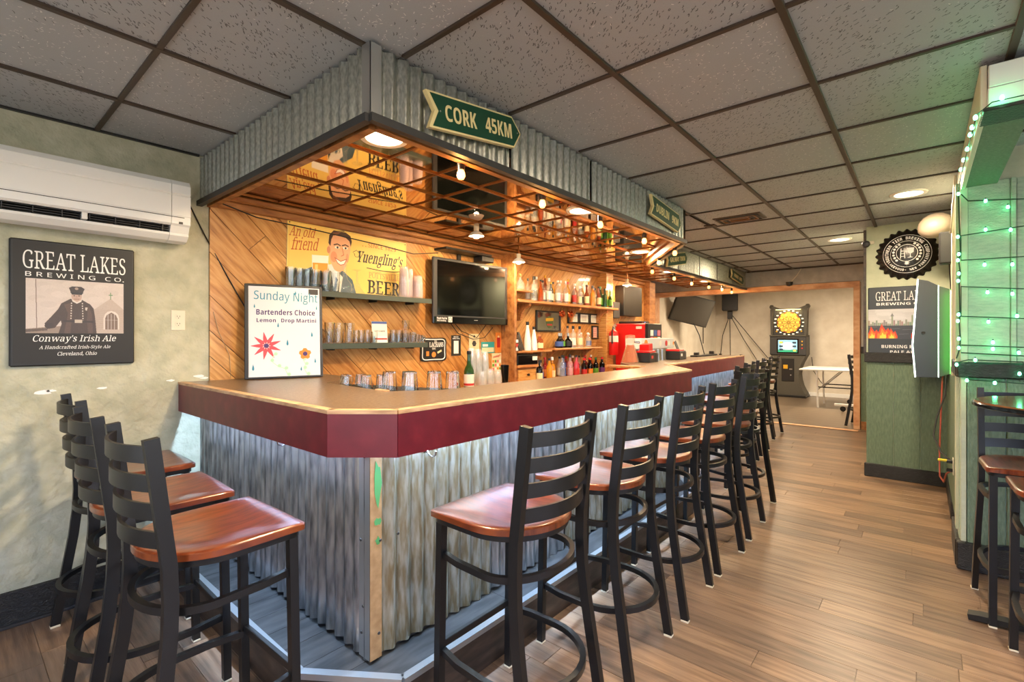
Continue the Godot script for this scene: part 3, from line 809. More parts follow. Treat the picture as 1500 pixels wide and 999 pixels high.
# ================= stools =================
func make_stool(label, group):
	var t = thing("bar_stool", label, "bar stool", Vector3.ZERO, 0.0, group)
	# seat: D shape with a dished top
	var outline = []
	var N = 44
	for k in 9: outline.append(Vector2(lerpf(-0.205, 0.205, k / 8.0), -0.235 - 0.004 * sin(PI * k / 8.0)))
	for k in 5: outline.append(Vector2(lerpf(0.214, 0.216, k / 4.0), lerpf(-0.226, -0.02, k / 4.0)))
	for k in range(1, 24):
		var a = PI * k / 24.0
		outline.append(Vector2(cos(a) * 0.216, -0.02 + sin(a) * 0.2))
	for k in 5: outline.append(Vector2(lerpf(-0.216, -0.214, k / 4.0), lerpf(-0.02, -0.226, k / 4.0)))
	N = outline.size()
	var st = begin(true)
	var ctr = Vector2(0, -0.01)
	var fr = [0.0, 0.2, 0.4, 0.58, 0.74, 0.86, 0.94, 0.985, 1.0]
	var ys = []
	for f in fr:
		var dip = -0.011 * (1.0 - smoothstep(0.45, 0.9, f))
		ys.append(0.757 + dip - (0.0 if f < 0.95 else (0.001 if f < 0.99 else 0.005)))
	for i in fr.size() - 1:
		for k in N:
			var a = outline[k]; var b = outline[(k + 1) % N]
			var p = func(q, f, y): var r = ctr + (q - ctr) * f; return Vector3(r.x, y, r.y)
			quad(st, p.call(a, fr[i], ys[i]), p.call(b, fr[i], ys[i]), p.call(b, fr[i + 1], ys[i + 1]), p.call(a, fr[i + 1], ys[i + 1]), Vector3.UP)
	st.set_smooth_group(1)
	for k in N:
		var a = outline[k]; var b = outline[(k + 1) % N]
		quad(st, Vector3(a.x, 0.752, a.y), Vector3(b.x, 0.752, b.y), Vector3(b.x, 0.734, b.y), Vector3(a.x, 0.734, a.y), Vector3((a - ctr).x, 0, (a - ctr).y))
	st.set_smooth_group(2)
	for k in N:
		var a = outline[k]; var b = outline[(k + 1) % N]
		tri(st, Vector3(ctr.x, 0.734, ctr.y), Vector3(a.x, 0.734, a.y), Vector3(b.x, 0.734, b.y), Vector3.DOWN)
	part("seat", done(st), M.seat, t)
	# frame under the seat
	var fp = []
	for q in outline:
		var r = ctr + (q - ctr) * 0.9
		fp.append(Vector3(r.x, 0.723, r.y))
	part("seat_frame", bar_sweep(fp, 0.02, 0.022, Vector3.UP, true), M.stool, t)
	for s in [-1.0, 1.0]:
		part("leg", bar_sweep([Vector3(s * 0.192, 0.008, -0.21), Vector3(s * 0.188, 0.714, -0.198)], 0.028, 0.028, Vector3(0, 0, 1)), M.stool, t)
		part("glide", box(0.03, 0.01, 0.03, 0.002), M.ivory, t, Vector3(s * 0.192, 0.005, -0.21))
		part("back_leg", bar_sweep([Vector3(s * 0.207, 0.008, 0.222), Vector3(s * 0.203, 0.2, 0.192), Vector3(s * 0.197, 0.42, 0.158), Vector3(s * 0.192, 0.54, 0.146), Vector3(s * 0.189, 0.64, 0.142), Vector3(s * 0.188, 0.74, 0.145), Vector3(s * 0.188, 1.097, 0.187)], 0.025, 0.036, Vector3(0, 0, 1)), M.stool, t)
		part("glide", box(0.03, 0.01, 0.036, 0.002), M.ivory, t, Vector3(s * 0.207, 0.005, 0.222))
	for y in [1.052, 0.972, 0.892, 0.812]:
		var zb = 0.145 + (y - 0.74) / 0.357 * 0.042
		var pts = []
		for k in 13:
			var u = -1.0 + k / 6.0
			pts.append(Vector3(u * 0.18, y, zb + 0.052 * (1.0 - u * u)))
		part("slat", bar_sweep(pts, 0.009, 0.046), M.stool, t)
	for r in [[0.60, 0.205, 0.03, 0.165, 0.018], [0.255, 0.207, 0.02, 0.222, 0.02]]:
		var pts = [Vector3(-0.182, r[0], -0.2), Vector3(-r[1] + 0.004, r[0], -0.1)]
		for k in 19:
			var a = PI - PI * k / 18.0
			pts.append(Vector3(cos(a) * r[1], r[0], r[2] + sin(a) * (r[3] - r[2] + 0.012)))
		pts.append(Vector3(r[1] - 0.004, r[0], -0.1)); pts.append(Vector3(0.182, r[0], -0.2))
		part("foot_ring" if r[0] < 0.4 else "seat_ring", bar_sweep(pts, r[4], 0.022), M.stool, t)
	part("front_bar", box(0.36, 0.026, 0.018, 0.002), M.stool, t, Vector3(0, 0.272, -0.208))
	return t

func stools():
	var g1 = "stools along the long side of the bar"
	var s0 = make_stool("", g1)
	var first = true
	var rows = [[-1.105, -1.34, "black ladder back bar stool nearest the camera on the long side of the bar"],
		[-1.105, -1.945, "second bar stool from the camera along the long side of the bar"],
		[-1.105, -2.515, "third bar stool from the camera along the long side of the bar"],
		[-1.11, -3.10, "fourth bar stool from the camera along the long side of the bar"],
		[-1.12, -3.72, "fifth bar stool from the camera along the long side of the bar"],
		[-1.22, -4.32, "sixth bar stool from the camera, beside the angled corner of the bar"],
		[-1.5, -4.98, "first bar stool past the angled corner at the far bar section"],
		[-1.60, -5.6, "second bar stool at the far bar section, half hidden"],
		[-1.64, -6.25, "third bar stool at the far bar section"],
		[-1.73, -6.93, "fourth bar stool at the far bar section with its foot ring in view"],
		[-1.76, -7.55, "last bar stool of the row, nearest the games room"]]
	for i in rows.size():
		var r = rows[i]
		var turn = PI / 2 + rng.randf_range(-0.05, 0.05)
		if i == 5: turn = PI / 2 - 0.35
		if first:
			s0.position = Vector3(r[0], 0, r[1]); s0.rotation.y = PI / 2; s0.set_meta("label", r[2]); first = false
		else:
			copy(s0, Vector3(r[0], 0, r[1]), turn, r[2], g1)
	copy(s0, Vector3(-2.35, 0, -7.75), PI - 0.4, "bar stool at the far end of the counter by the wall", "stools at the end of the counter")
	var g2 = "stools along the short side of the bar"
	copy(s0, Vector3(-1.765, 0, -0.545), 0.03, "bar stool nearest the camera on the short side of the bar", g2)
	copy(s0, Vector3(-2.315, 0, -0.535), -0.02, "middle bar stool on the short side of the bar", g2)
	copy(s0, Vector3(-2.92, 0, -0.575), 0.0, "bar stool next to the plaster wall on the short side", g2)
	var g3 = "stools at the round table"
	copy(s0, Vector3(0.43, 0, -3.43), PI + 0.05, "bar stool behind the round high table by the green wall", g3)
	copy(s0, Vector3(0.50, 0, -2.83), 0.04, "bar stool on the near side of the round high table, mostly out of view", g3)


# ================= things on the left wall =================
func strip_light(): pass

func left_wall_things():
	# --- air conditioner
	var ac = thing("air_conditioner", "white wall mounted air conditioner above the dark brewery poster", "air conditioner", Vector3(WALLX, 0, -0.90), PI / 2)
	ac.rotation.y = 0.0
	var prof = [Vector2(0.0, 2.235), Vector2(0.13, 2.235), Vector2(0.185, 2.222), Vector2(0.205, 2.195), Vector2(0.207, 2.15), Vector2(0.2, 2.143), Vector2(0.205, 2.135), Vector2(0.207, 2.03), Vector2(0.204, 2.024), Vector2(0.204, 2.02), Vector2(0.2, 1.985), Vector2(0.187, 1.975), Vector2(0.03, 2.0), Vector2(0.03, 1.935), Vector2(0.168, 1.938), Vector2(0.17, 1.925), Vector2(0.14, 1.9), Vector2(0.09, 1.89), Vector2(0.0, 1.905)]
	part("body", prism(prof, 0.09, 1.0, "z"), M.white, ac)
	var endp = []
	for k in prof.size():
		if k != 12 and k != 13: endp.append(prof[k])
	part("end_cap", prism(endp, 0.0, 0.088, "z"), M.white, ac)
	part("fan_roller", tube([Vector3(0.065, 1.967, 0.1), Vector3(0.065, 1.967, 0.99)], 0.027, 12), mat(rgb(92, 94, 96), 0.6), ac)
	for k in 9:
		slab("vane", 0.125, 0.172, 1.944, 1.982, 0.12 + k * 0.1, 0.123 + k * 0.1, M.charcoal, ac)
	for k in 3:
		slab("blade", 0.13, 0.168, 1.950 + k * 0.011, 1.952 + k * 0.011, 0.09, 1.0, M.charcoal, ac)
	slab("flap_pivot", 0.13, 0.178, 1.944, 1.978, 0.43, 0.452, M.white, ac, 0.002)
	slab("panel_seam", 0.2045, 0.2075, 2.0185, 2.0215, 0.03, 0.995, M.charcoal, ac)
	slab("receiver", 0.195, 0.2015, 1.985, 1.998, 0.035, 0.055, M.black, ac, 0.001)
	# --- dark poster board
	var p = thing("brewery_poster", "black framed poster of a policeman before a church", "poster", Vector3(WALLX, 1.532, -0.449), PI / 2)
	part("frame", box(0.475, 0.612, 0.024, 0.006), M.black, p, Vector3(0, 0, 0.013))
	part("board", box(0.452, 0.588, 0.004), M.print_black, p, Vector3(0, 0, 0.0245))
	var im = canvas(360, 202, rgb(196, 184, 176))
	for k in 40: fill_oval(im, 20 + (k * 97) % 330, (k * 53) % 120, 30, 12, rgb(190 + k % 12, 178 + k % 12, 170 + k % 12))
	var X = func(a): return (a - 100.0) / 445.0 * 360.0
	var Y = func(b): return (b - 315.0) / 250.0 * 202.0
	var ps = func(l):
		var o = []
		for q in l: o.append([X.call(q[0]), Y.call(q[1])])
		return o
	fill_shape(im, ps.call([[100, 545], [200, 535], [400, 520], [545, 535], [545, 566], [100, 566]]), rgb(140, 122, 108))
	fill_shape(im, ps.call([[398, 450], [480, 392], [545, 445], [545, 566], [398, 566]]), rgb(176, 160, 148))
	for k in 26:
		var yy = 420 + k * 5
		stroke(im, ps.call([[402 + (k % 3) * 3, maxf(yy, 450)], [543, maxf(yy, 450)]]), 1.0, rgb(160, 143, 130))
	var arch = [[445, 545], [445, 490], [452, 470], [465, 458], [484, 453], [503, 458], [517, 470], [523, 490], [523, 545]]
	fill_shape(im, ps.call(arch), rgb(206, 196, 188))
	var arch2 = [[453, 545], [453, 492], [461, 474], [484, 461], [507, 474], [515, 492], [515, 545]]
	fill_shape(im, ps.call(arch2), rgb(112, 92, 80))
	for xx in [468, 484, 500]: stroke(im, ps.call([[xx, 470], [xx, 545]]), 2.0, rgb(200, 190, 182))
	stroke(im, ps.call([[455, 500], [515, 500]]), 1.6, rgb(200, 190, 182))
	stroke(im, ps.call([[481, 395], [481, 365]]), 3.0, rgb(86, 128, 80)); stroke(im, ps.call([[473, 376], [489, 376]]), 3.0, rgb(86, 128, 80))
	stroke(im, ps.call([[142, 320], [146, 545]]), 3.0, rgb(120, 104, 94))
	fill_shape(im, ps.call([[100, 548], [190, 540], [190, 552], [100, 560]]), rgb(90, 74, 64))
	# the figure
	fill_shape(im, ps.call([[290, 402], [250, 425], [238, 450], [205, 490], [178, 520], [190, 545], [222, 540], [248, 505], [252, 520], [238, 566], [412, 566], [405, 490], [398, 445], [382, 425], [345, 405]]), rgb(62, 44, 34))
	fill_shape(im, ps.call([[262, 430], [280, 470], [262, 566], [290, 566], [300, 470], [296, 420]]), rgb(82, 60, 48))
	fill_shape(im, ps.call([[372, 430], [366, 500], [372, 566], [396, 566], [390, 470]]), rgb(78, 57, 46))
	fill_oval(im, X.call(198), Y.call(530), 16, 11, rgb(54, 38, 30))
	fill_oval(im, X.call(319), Y.call(388), 19, 24, rgb(178, 150, 134))
	fill_shape(im, ps.call([[296, 402], [320, 416], [344, 402], [340, 414], [320, 424], [300, 414]]), rgb(206, 196, 190))
	fill_shape(im, ps.call([[284, 350], [300, 342], [340, 342], [356, 352], [350, 364], [346, 374], [294, 374], [290, 364]]), rgb(46, 34, 28))
	fill_shape(im, ps.call([[290, 370], [350, 370], [342, 380], [298, 380]]), rgb(26, 20, 18))
	fill_oval(im, X.call(319), Y.call(352), 7, 5, rgb(150, 130, 116))
	for e in [308, 330]: fill_oval(im, X.call(e), Y.call(386), 3, 2, rgb(60, 44, 38))
	stroke(im, ps.call([[308, 402], [330, 402]]), 2.0, rgb(110, 78, 68)); stroke(im, ps.call([[319, 387], [321, 395]]), 2.0, rgb(150, 122, 108))
	for k in 8:
		fill_oval(im, X.call(296 - k * 0.5), Y.call(422 + k * 12), 2.6, 2.6, rgb(200, 188, 176))
		fill_oval(im, X.call(345 + k * 0.5), Y.call(422 + k * 12), 2.6, 2.6, rgb(200, 188, 176))
	stroke(im, ps.call([[262, 508], [395, 510]]), 7.0, rgb(48, 34, 28))
	fill_shape(im, ps.call([[310, 500], [345, 500], [345, 516], [310, 516]]), rgb(180, 166, 152))
	fill_shape(im, ps.call([[358, 440], [370, 440], [366, 456], [358, 452]]), rgb(190, 178, 166))
	grain(im, 0.12, 5)
	part("photograph", sheet_quad(0.372, 0.265), printed(im, 0.35), p, Vector3(0.004, -0.013, 0.0275))
	letters("GREAT LAKES", font("Droid Serif"), 0.39, 0.088, M.print_white, p, Vector3(0.003, 0.211, 0.0265))
	letters("B R E W I N G   C O.", font("Droid Sans"), 0.375, 0.022, M.print_white, p, Vector3(0.004, 0.14, 0.0265))
	letters("Conway's Irish Ale", font("Droid Serif"), 0.315, 0.042, M.print_white, p, Vector3(0.0, -0.175, 0.0265), 0.2)
	letters("A Handcrafted Irish-Style Ale", font("Droid Serif"), 0.27, 0.022, M.print_white, p, Vector3(0.0, -0.217, 0.0265), 0.2)
	letters("Cleveland, Ohio", font("Droid Serif"), 0.15, 0.022, M.print_white, p, Vector3(0.005, -0.249, 0.0265), 0.2)
	# --- outlet
	var ol = thing("wall_outlet", "ivory double power outlet between the poster and the pine boards", "outlet", Vector3(WALLX, 1.464, -0.896), PI / 2)
	part("plate", box(0.07, 0.115, 0.006, 0.002), M.ivory, ol, Vector3(0, 0, 0.003))
	for sy in [-0.021, 0.021]:
		var s = part("socket", lathe([[0.0, 0.0], [0.016, 0.0], [0.0155, 0.002], [0.0, 0.002]], 16), M.ivory, ol, Vector3(0, sy, 0.006), Vector3(PI / 2, 0, 0))
		for sx in [-0.006, 0.006]: part("slot", box(0.0022, 0.001, 0.008), M.black, s, Vector3(sx, 0.0022, -0.002))
		part("slot", box(0.004, 0.001, 0.004), M.black, s, Vector3(0, 0.0022, 0.008))
	# --- cables
	var c1 = part("power_cable", tube([Vector3(-3.29, 2.2, -0.925), Vector3(-3.292, 1.98, -1.03), Vector3(-3.275, 1.72, -1.16), Vector3(-3.27, 1.5, -1.28), Vector3(-3.265, 1.2, -1.33), Vector3(-3.26, 1.12, -1.34)], 0.004, 6), M.rubber, self)
	tag(c1, "thin black cable running down from the air conditioner across the pine boards", "cable")
	var c2 = part("white_cable", tube([Vector3(-3.27, 1.52, -1.07), Vector3(-3.272, 1.4, -1.1), Vector3(-3.27, 1.25, -1.16), Vector3(-3.265, 1.112, -1.165)], 0.0016, 6), mat(rgb(150, 130, 100), 0.6), self)
	tag(c2, "thin pale cord hanging in the corner of the pine boards", "cable")
	var c3 = part("hanging_cable", tube([Vector3(-3.2, 2.176, -1.05), Vector3(-3.2, 2.12, -1.29), Vector3(-3.21, 2.105, -1.72), Vector3(-3.2, 2.075, -2.22), Vector3(-3.2, 2.05, -2.52), Vector3(-3.19, 2.09, -2.78)], 0.004, 6), M.rubber, self)
	tag(c3, "black cable sagging across the yellow beer sign", "cable")
	# --- whiteboard
	var wbd = thing("whiteboard", "whiteboard with flowers and drink special leaning on the bar top", "whiteboard", Vector3(-3.07, TOP + 0.003, -1.41), deg_to_rad(70))
	var fr = Node3D.new()
	fr.free()
	var lean = -0.10
	var bt = func(o): o.transform = Transform3D(Basis(Vector3(1, 0, 0), lean), Vector3.ZERO) * o.transform; return o
	bt.call(part("board", box(0.43, 0.585, 0.01), M.whiteboard, wbd, Vector3(0, 0.296, 0.0)))
	bt.call(part("frame", box(0.022, 0.592, 0.02, 0.003), M.black, wbd, Vector3(-0.214, 0.297, 0.0)))
	bt.call(part("frame", box(0.016, 0.592, 0.02, 0.003), M.charcoal, wbd, Vector3(0.217, 0.297, 0.0)))
	bt.call(part("frame", box(0.43, 0.014, 0.02, 0.003), M.black, wbd, Vector3(0, 0.587, 0.0)))
	bt.call(part("frame", box(0.43, 0.012, 0.02, 0.003), M.black, wbd, Vector3(0, 0.006, 0.0)))
	bt.call(letters("Sunday Night", font("Droid Sans"), 0.37, 0.075, M.teal_ink, wbd, Vector3(0.012, 0.512, 0.0055), 0.0, -0.03))
	bt.call(letters("Bartenders Choice", font("Droid Sans", true), 0.34, 0.036, M.purple_ink, wbd, Vector3(0.01, 0.418, 0.0055)))
	bt.call(letters("Lemon   Drop Martini", font("Droid Sans", true), 0.345, 0.034, M.purple_ink, wbd, Vector3(0.014, 0.362, 0.0055)))
	bt.call(part("photo_sticker", box(0.058, 0.036, 0.001), M.print_black, wbd, Vector3(0.172, 0.556, 0.0055)))
	for d in [[0.065, 0.548, 1.0], [-0.17, 0.455, 0.9], [0.19, 0.452, 0.9], [-0.038, 0.337, 1.1], [0.16, 0.278, 1.2], [0.015, 0.226, 1.4], [-0.178, 0.072, 1.4], [0.178, 0.107, 1.1], [0.094, 0.058, 1.0]]:
		var pts = []
		for k in 14:
			var a = TAU * k / 14
			pts.append(Vector2(cos(a) * 0.0065 * (0.55 + 0.45 * -sin(a)), sin(a) * 0.014) * d[2])
		bt.call(part("ink_drop", prism(pts, 0.0, 0.0008, "z"), M.teal_ink, wbd, Vector3(d[0], d[1], 0.005)))
	for fl in [[-0.105, 0.205, 0.086, 9, M.ink_red, 0.24], [0.118, 0.152, 0.036, 5, M.ink_orange, 0.75]]:
		for k in fl[3]:
			var a = TAU * k / fl[3] + 0.35
			var w = fl[2] * fl[5]
			var petal = [Vector2(0.01, 0), Vector2(fl[2] * 0.35, w * 0.6), Vector2(fl[2] * 0.6, w * 0.62 if fl[3] == 5 else w * 0.45), Vector2(fl[2], w * 0.3 if fl[3] == 5 else 0.001), Vector2(fl[2], -w * 0.3 if fl[3] == 5 else -0.001), Vector2(fl[2] * 0.6, -w * 0.62 if fl[3] == 5 else -w * 0.45), Vector2(fl[2] * 0.35, -w * 0.6)]
			bt.call(part("drawn_petal", prism(petal, 0.0, 0.0008, "z"), fl[4], wbd, Vector3(fl[0], fl[1], 0.005), Vector3(0, 0, a)))
		bt.call(part("flower_centre", lathe([[0.0, 0.0], [0.014, 0.0], [0.0, 0.0006]], 14), M.purple_ink, wbd, Vector3(fl[0], fl[1], 0.0058), Vector3(PI / 2, 0, 0)))
	for q in [[[-0.06, 0.15], [-0.08, 0.11], [-0.04, 0.075], [0.0, 0.06], [0.015, 0.02]], [[0.105, 0.115], [0.12, 0.085], [0.11, 0.06], [0.13, 0.02]]]:
		var pts = []
		for e in q: pts.append(Vector3(e[0], e[1], 0.0055))
		bt.call(part("drawn_vine", bar_sweep(pts, 0.004, 0.0012, Vector3(0, 0, 1)), M.ink_green, wbd))
		for e in q:
			bt.call(part("drawn_leaf", lathe([[0.0, 0.0], [0.011, 0.0], [0.0, 0.0006]], 8), M.ink_green, wbd, Vector3(e[0] + 0.008, e[1] + 0.004, 0.0052), Vector3(PI / 2, 0, 0)))

# ================= glassware and bottles =================
func glass_thing(called, label, cat, at, profile, m, group, upside = false):
	var o = part(called, lathe(profile, 20), m, self, at)
	if upside: o.rotation.x = PI; 
	o.name = numbered(called)
	tag(o, label, cat, group)
	return o

func tumbler(r0, r1, h):
	return [[0.0, 0.0], [r0, 0.0], [r1, h], [r1 - 0.002, h], [r0 - 0.003, 0.008], [0.0, 0.008]]

const ORD = ["first", "second", "third", "fourth", "fifth", "sixth", "seventh", "eighth", "ninth", "tenth", "eleventh", "twelfth", "thirteenth", "fourteenth", "fifteenth", "sixteenth", "seventeenth", "eighteenth", "nineteenth", "twentieth", "twenty-first", "twenty-second", "twenty-third", "twenty-fourth"]

func bottle(at, h, r, shape, glassm, labelm, capm, label, group, lab = [0.12, 0.45]):
	var t = thing("liquor_bottle", label, "bottle", at, 0.0, group)
	var pr = []
	if shape == "tall": pr = [[0.0, 0.0], [r * 0.94, 0.0], [r, 0.01], [r, h * 0.58], [r * 0.86, h * 0.65], [r * 0.4, h * 0.74], [r * 0.36, h * 0.9]]
	elif shape == "square": pr = [[0.0, 0.0], [r * 1.02, 0.0], [r * 1.06, 0.012], [r * 1.06, h * 0.62], [r * 0.95, h * 0.68], [r * 0.42, h * 0.72], [r * 0.38, h * 0.86]]
	elif shape == "squat": pr = [[0.0, 0.0], [r * 1.3, 0.0], [r * 1.45, 0.02], [r * 1.4, h * 0.38], [r * 0.9, h * 0.55], [r * 0.42, h * 0.66], [r * 0.38, h * 0.8]]
	elif shape == "taper": pr = [[0.0, 0.0], [r * 1.05, 0.0], [r * 1.1, 0.015], [r * 0.95, h * 0.4], [r * 0.6, h * 0.66], [r * 0.42, h * 0.8], [r * 0.4, h * 0.88]]
	else: pr = [[0.0, 0.0], [r * 0.95, 0.0], [r, 0.01], [r, h * 0.5], [r * 0.8, h * 0.58], [r * 0.45, h * 0.66], [r * 0.36, h * 0.78], [r * 0.36, h * 0.92]]
	var key = "b%s%.3f%.3f" % [shape, h, r]
	if not cache.has(key): cache[key] = lathe(pr, 16)
	part("glass_body", cache[key], glassm, t)
	var tp = pr[pr.size() - 1]
	part("cap", lathe([[tp[0] * 1.0, tp[1]], [tp[0] * 1.22, tp[1]], [tp[0] * 1.22, h], [0.0, h]], 12), capm, t)
	if labelm:
		var rr = r * (1.07 if shape == "square" else (1.5 if shape == "squat" else 1.02))
		if shape == "taper": rr = r * 1.12
		part("paper_label", lathe([[rr, h * lab[0]], [rr, h * lab[1]]], 16), labelm, t)
	return t

func back_bar():
	var g = {"clear": clear(Color(0.9, 0.93, 0.93), 0.12), "amber": clear(Color(0.62, 0.26, 0.05), 0.72), "gold": clear(Color(0.85, 0.58, 0.14), 0.6), "green": clear(Color(0.10, 0.28, 0.08), 0.82), "dark": clear(Color(0.05, 0.035, 0.03), 0.9), "blue": clear(Color(0.2, 0.38, 0.68), 0.55), "red": clear(Color(0.62, 0.06, 0.07), 0.75), "pink": clear(Color(0.8, 0.3, 0.38), 0.6), "white": M.white}
	var caps = {"black": M.black, "red": M.red, "gold": M.gold, "white": M.print_white, "silver": M.steel, "wood": M.shelf_wood, "green": mat(rgb(30, 110, 50), 0.4)}
	var labs = {"white": M.paper, "cream": mat(rgb(226, 208, 164), 0.6), "black": M.print_black, "red": mat(rgb(176, 36, 34), 0.5), "blue": mat(rgb(56, 84, 150), 0.5), "green": mat(rgb(90, 150, 50), 0.5), "pink": mat(rgb(214, 110, 130), 0.5), "none": null, "orange": mat(rgb(220, 130, 50), 0.5), "purple": mat(rgb(96, 44, 110), 0.5)}
	# --- yellow tin sign
	var y = thing("beer_sign", "yellow tin beer sign of a smiling man raising a glass", "sign", Vector3(WALLX + 0.021, 1.914, -2.01), PI / 2)
	y.rotation.z = -0.018
	var W = 1000; var H = 480
	var im = canvas(W, H, rgb(240, 204, 104))
	var S = func(l):
		var o = []
		for q in l: o.append([(q[0] - 75.0) / 1235.0 * W, (q[1] - 40.0 - (q[0] - 75.0) * 0.2) / (540.0 + 0.0) * H])
		return o
	# the man: jacket, shirt, face, hair, glass of beer (print)
	var jk = rgb(70, 92, 104); var jd = rgb(36, 48, 58)
	fill_shape(im, [[20, 480], [45, 400], [110, 330], [180, 300], [300, 330], [420, 300], [500, 360], [540, 480]], jk)
	fill_shape(im, [[60, 440], [120, 360], [180, 330], [150, 400], [110, 480], [50, 480]], jd)
	fill_shape(im, [[90, 380], [140, 330], [170, 320], [120, 380]], rgb(140, 176, 168))
	fill_shape(im, [[300, 270], [330, 260], [420, 350], [400, 480], [340, 420]], rgb(232, 228, 220))
	fill_shape(im, [[360, 350], [385, 372], [372, 480], [350, 480]], rgb(54, 74, 100))
	fill_shape(im, [[300, 290], [330, 400], [345, 480], [270, 480]], jd)
	fill_shape(im, [[300, 90], [310, 40], [350, 12], [420, 10], [470, 40], [482, 90], [476, 160], [462, 220], [430, 290], [390, 318], [350, 300], [315, 240], [302, 170]], rgb(236, 176, 132))
	fill_shape(im, [[300, 110], [306, 50], [340, 10], [420, 0], [478, 30], [490, 70], [482, 110], [470, 70], [440, 50], [380, 44], [340, 40], [322, 80], [316, 130]], rgb(62, 34, 22))
	fill_shape(im, [[330, 30], [400, 10], [380, 30], [340, 50]], rgb(110, 62, 34))
	fill_oval(im, 345, 205, 26, 40, rgb(228, 148, 106))
	fill_oval(im, 454, 200, 12, 34, rgb(228, 152, 112))
	fill_oval(im, 303, 160, 14, 26, rgb(214, 140, 100))
	for e in [[370, 132], [436, 128]]:
		fill_oval(im, e[0], e[1], 20, 9, rgb(246, 236, 220)); fill_oval(im, e[0] + 3, e[1], 8, 8, rgb(50, 36, 34))
		stroke(im, [[e[0] - 26, e[1] - 16], [e[0], e[1] - 26], [e[0] + 24, e[1] - 18]], 7, rgb(60, 32, 22))
	stroke(im, [[410, 130], [424, 180], [404, 192]], 5, rgb(196, 116, 80))
	fill_shape(im, [[358, 216], [400, 232], [446, 214], [428, 250], [398, 258], [370, 242]], rgb(250, 244, 234))
	stroke(im, [[352, 212], [400, 232], [450, 210]], 4, rgb(160, 50, 40)); stroke(im, [[360, 222], [376, 248], [400, 260], [430, 250], [446, 218]], 4, rgb(160, 50, 40))
	fill_shape(im, [[180, 250], [300, 240], [296, 400], [186, 405]], rgb(228, 160, 52))
	fill_shape(im, [[178, 215], [302, 205], [301, 260], [181, 270]], rgb(246, 240, 226))
	fill_shape(im, [[200, 280], [222, 278], [220, 390], [202, 392]], rgb(246, 206, 120))
	stroke(im, [[178, 215], [186, 405]], 4, rgb(236, 232, 222)); stroke(im, [[302, 205], [296, 400]], 4, rgb(236, 232, 222))
	for k in 4: fill_oval(im, 200 + k * 28, 412 - k * 3, 26, 15, rgb(230, 166, 122), -0.3)
	stroke(im, [[12, 8], [988, 8], [988, 472], [12, 472], [12, 8]], 3, rgb(226, 184, 84))
	grain(im, 0.05, 9)
	part("tin_panel", box(0.99, 0.478, 0.004, 0.0015), M.sign_cream, y, Vector3(0, 0, 0.002))
	part("print", sheet_quad(0.985, 0.473), printed(im, 0.5), y, Vector3(0, 0, 0.0046))
	var rd = mat(rgb(196, 92, 44), 0.4)
	letters("An old", font("Droid Serif"), 0.18, 0.07, rd, y, Vector3(-0.385, 0.175, 0.005), 0.3, 0.05)
	letters("friend", font("Droid Serif"), 0.19, 0.09, rd, y, Vector3(-0.365, 0.095, 0.005), 0.3, 0.1)
	letters(". . SINCE 1829", font("Droid Sans"), 0.31, 0.032, rd, y, Vector3(0.235, 0.165, 0.005), 0.0, 0.0)
	letters("Yuengling's", font("Droid Serif", true), 0.42, 0.12, M.print_black, y, Vector3(0.245, 0.06, 0.005), 0.28, 0.02)
	part("flourish", bar_sweep([Vector3(0.12, -0.012, 0.0055), Vector3(0.25, -0.02, 0.0055), Vector3(0.38, -0.015, 0.0055), Vector3(0.45, 0.0, 0.0055)], 0.006, 0.001, Vector3(0, 0, 1)), M.print_black, y)
	part("flourish", bar_sweep([Vector3(-0.0, 0.09, 0.0055), Vector3(0.03, 0.11, 0.0055), Vector3(0.055, 0.09, 0.0055), Vector3(0.05, 0.06, 0.0055), Vector3(0.02, 0.06, 0.0055), Vector3(0.01, 0.085, 0.0055)], 0.004, 0.001, Vector3(0, 0, 1)), M.print_black, y)
	letters("POTTSVILLE", font("Droid Serif"), 0.29, 0.045, mat(rgb(224, 140, 90), 0.4), y, Vector3(0.285, -0.062, 0.005))
	letters("BEER", font("Droid Serif", true), 0.30, 0.105, M.print_black, y, Vector3(0.28, -0.155, 0.005))
	for s in [[-0.48, 0.225], [0.48, 0.225], [-0.48, -0.225], [0.48, -0.225]]:
		part("nail", lathe([[0.0, 0.0], [0.005, 0.0], [0.0, 0.002]], 8), M.black, y, Vector3(s[0], s[1], 0.005), Vector3(PI / 2, 0, 0))
	# --- two dark glass shelves
	for s in [[1.683, "dark wall shelf holding upside down glasses and plastic cups", -2.655, 0.022], [1.322, "lower dark green wall shelf holding short glasses", -2.61, 0.022]]:
		var sh = thing("glass_shelf", s[1], "shelf", Vector3(-3.28, s[0], 0), 0.0, "dark shelves behind the bar")
		slab("board", 0.0, 0.15, -0.024, 0.0, -1.46, s[2], M.shelf_dark, sh, 0.002)
		slab("front_edge", 0.15, 0.156, -0.04, 0.0, -1.46, s[2], M.shelf_dark, sh, 0.002)
		for zb in [-1.8, -2.15, -2.5]: slab("bracket", 0.0, 0.1, -0.05, -0.024, zb, zb - 0.012, M.black, sh)
	var gg = "glasses on the upper dark shelf"
	var z1 = [-1.501, -1.559, -1.609, -1.663, -1.743, -1.812]
	var z1b = [-1.53, -1.585, -1.64, -1.70, -1.775]
	for k in 6: glass_thing("pint_glass", "clear pint glass, %s from the left in the front row on the upper dark shelf" % ORD[k], "glass", Vector3(-3.18, 1.683, z1[k]), tumbler(0.028, 0.036, 0.145), M.solid_glass, gg)
	for k in 5: glass_thing("pint_glass", "clear pint glass, %s from the left in the back row on the upper dark shelf" % ORD[k], "glass", Vector3(-3.243, 1.683, z1b[k]), tumbler(0.028, 0.036, 0.145), M.solid_glass, gg)
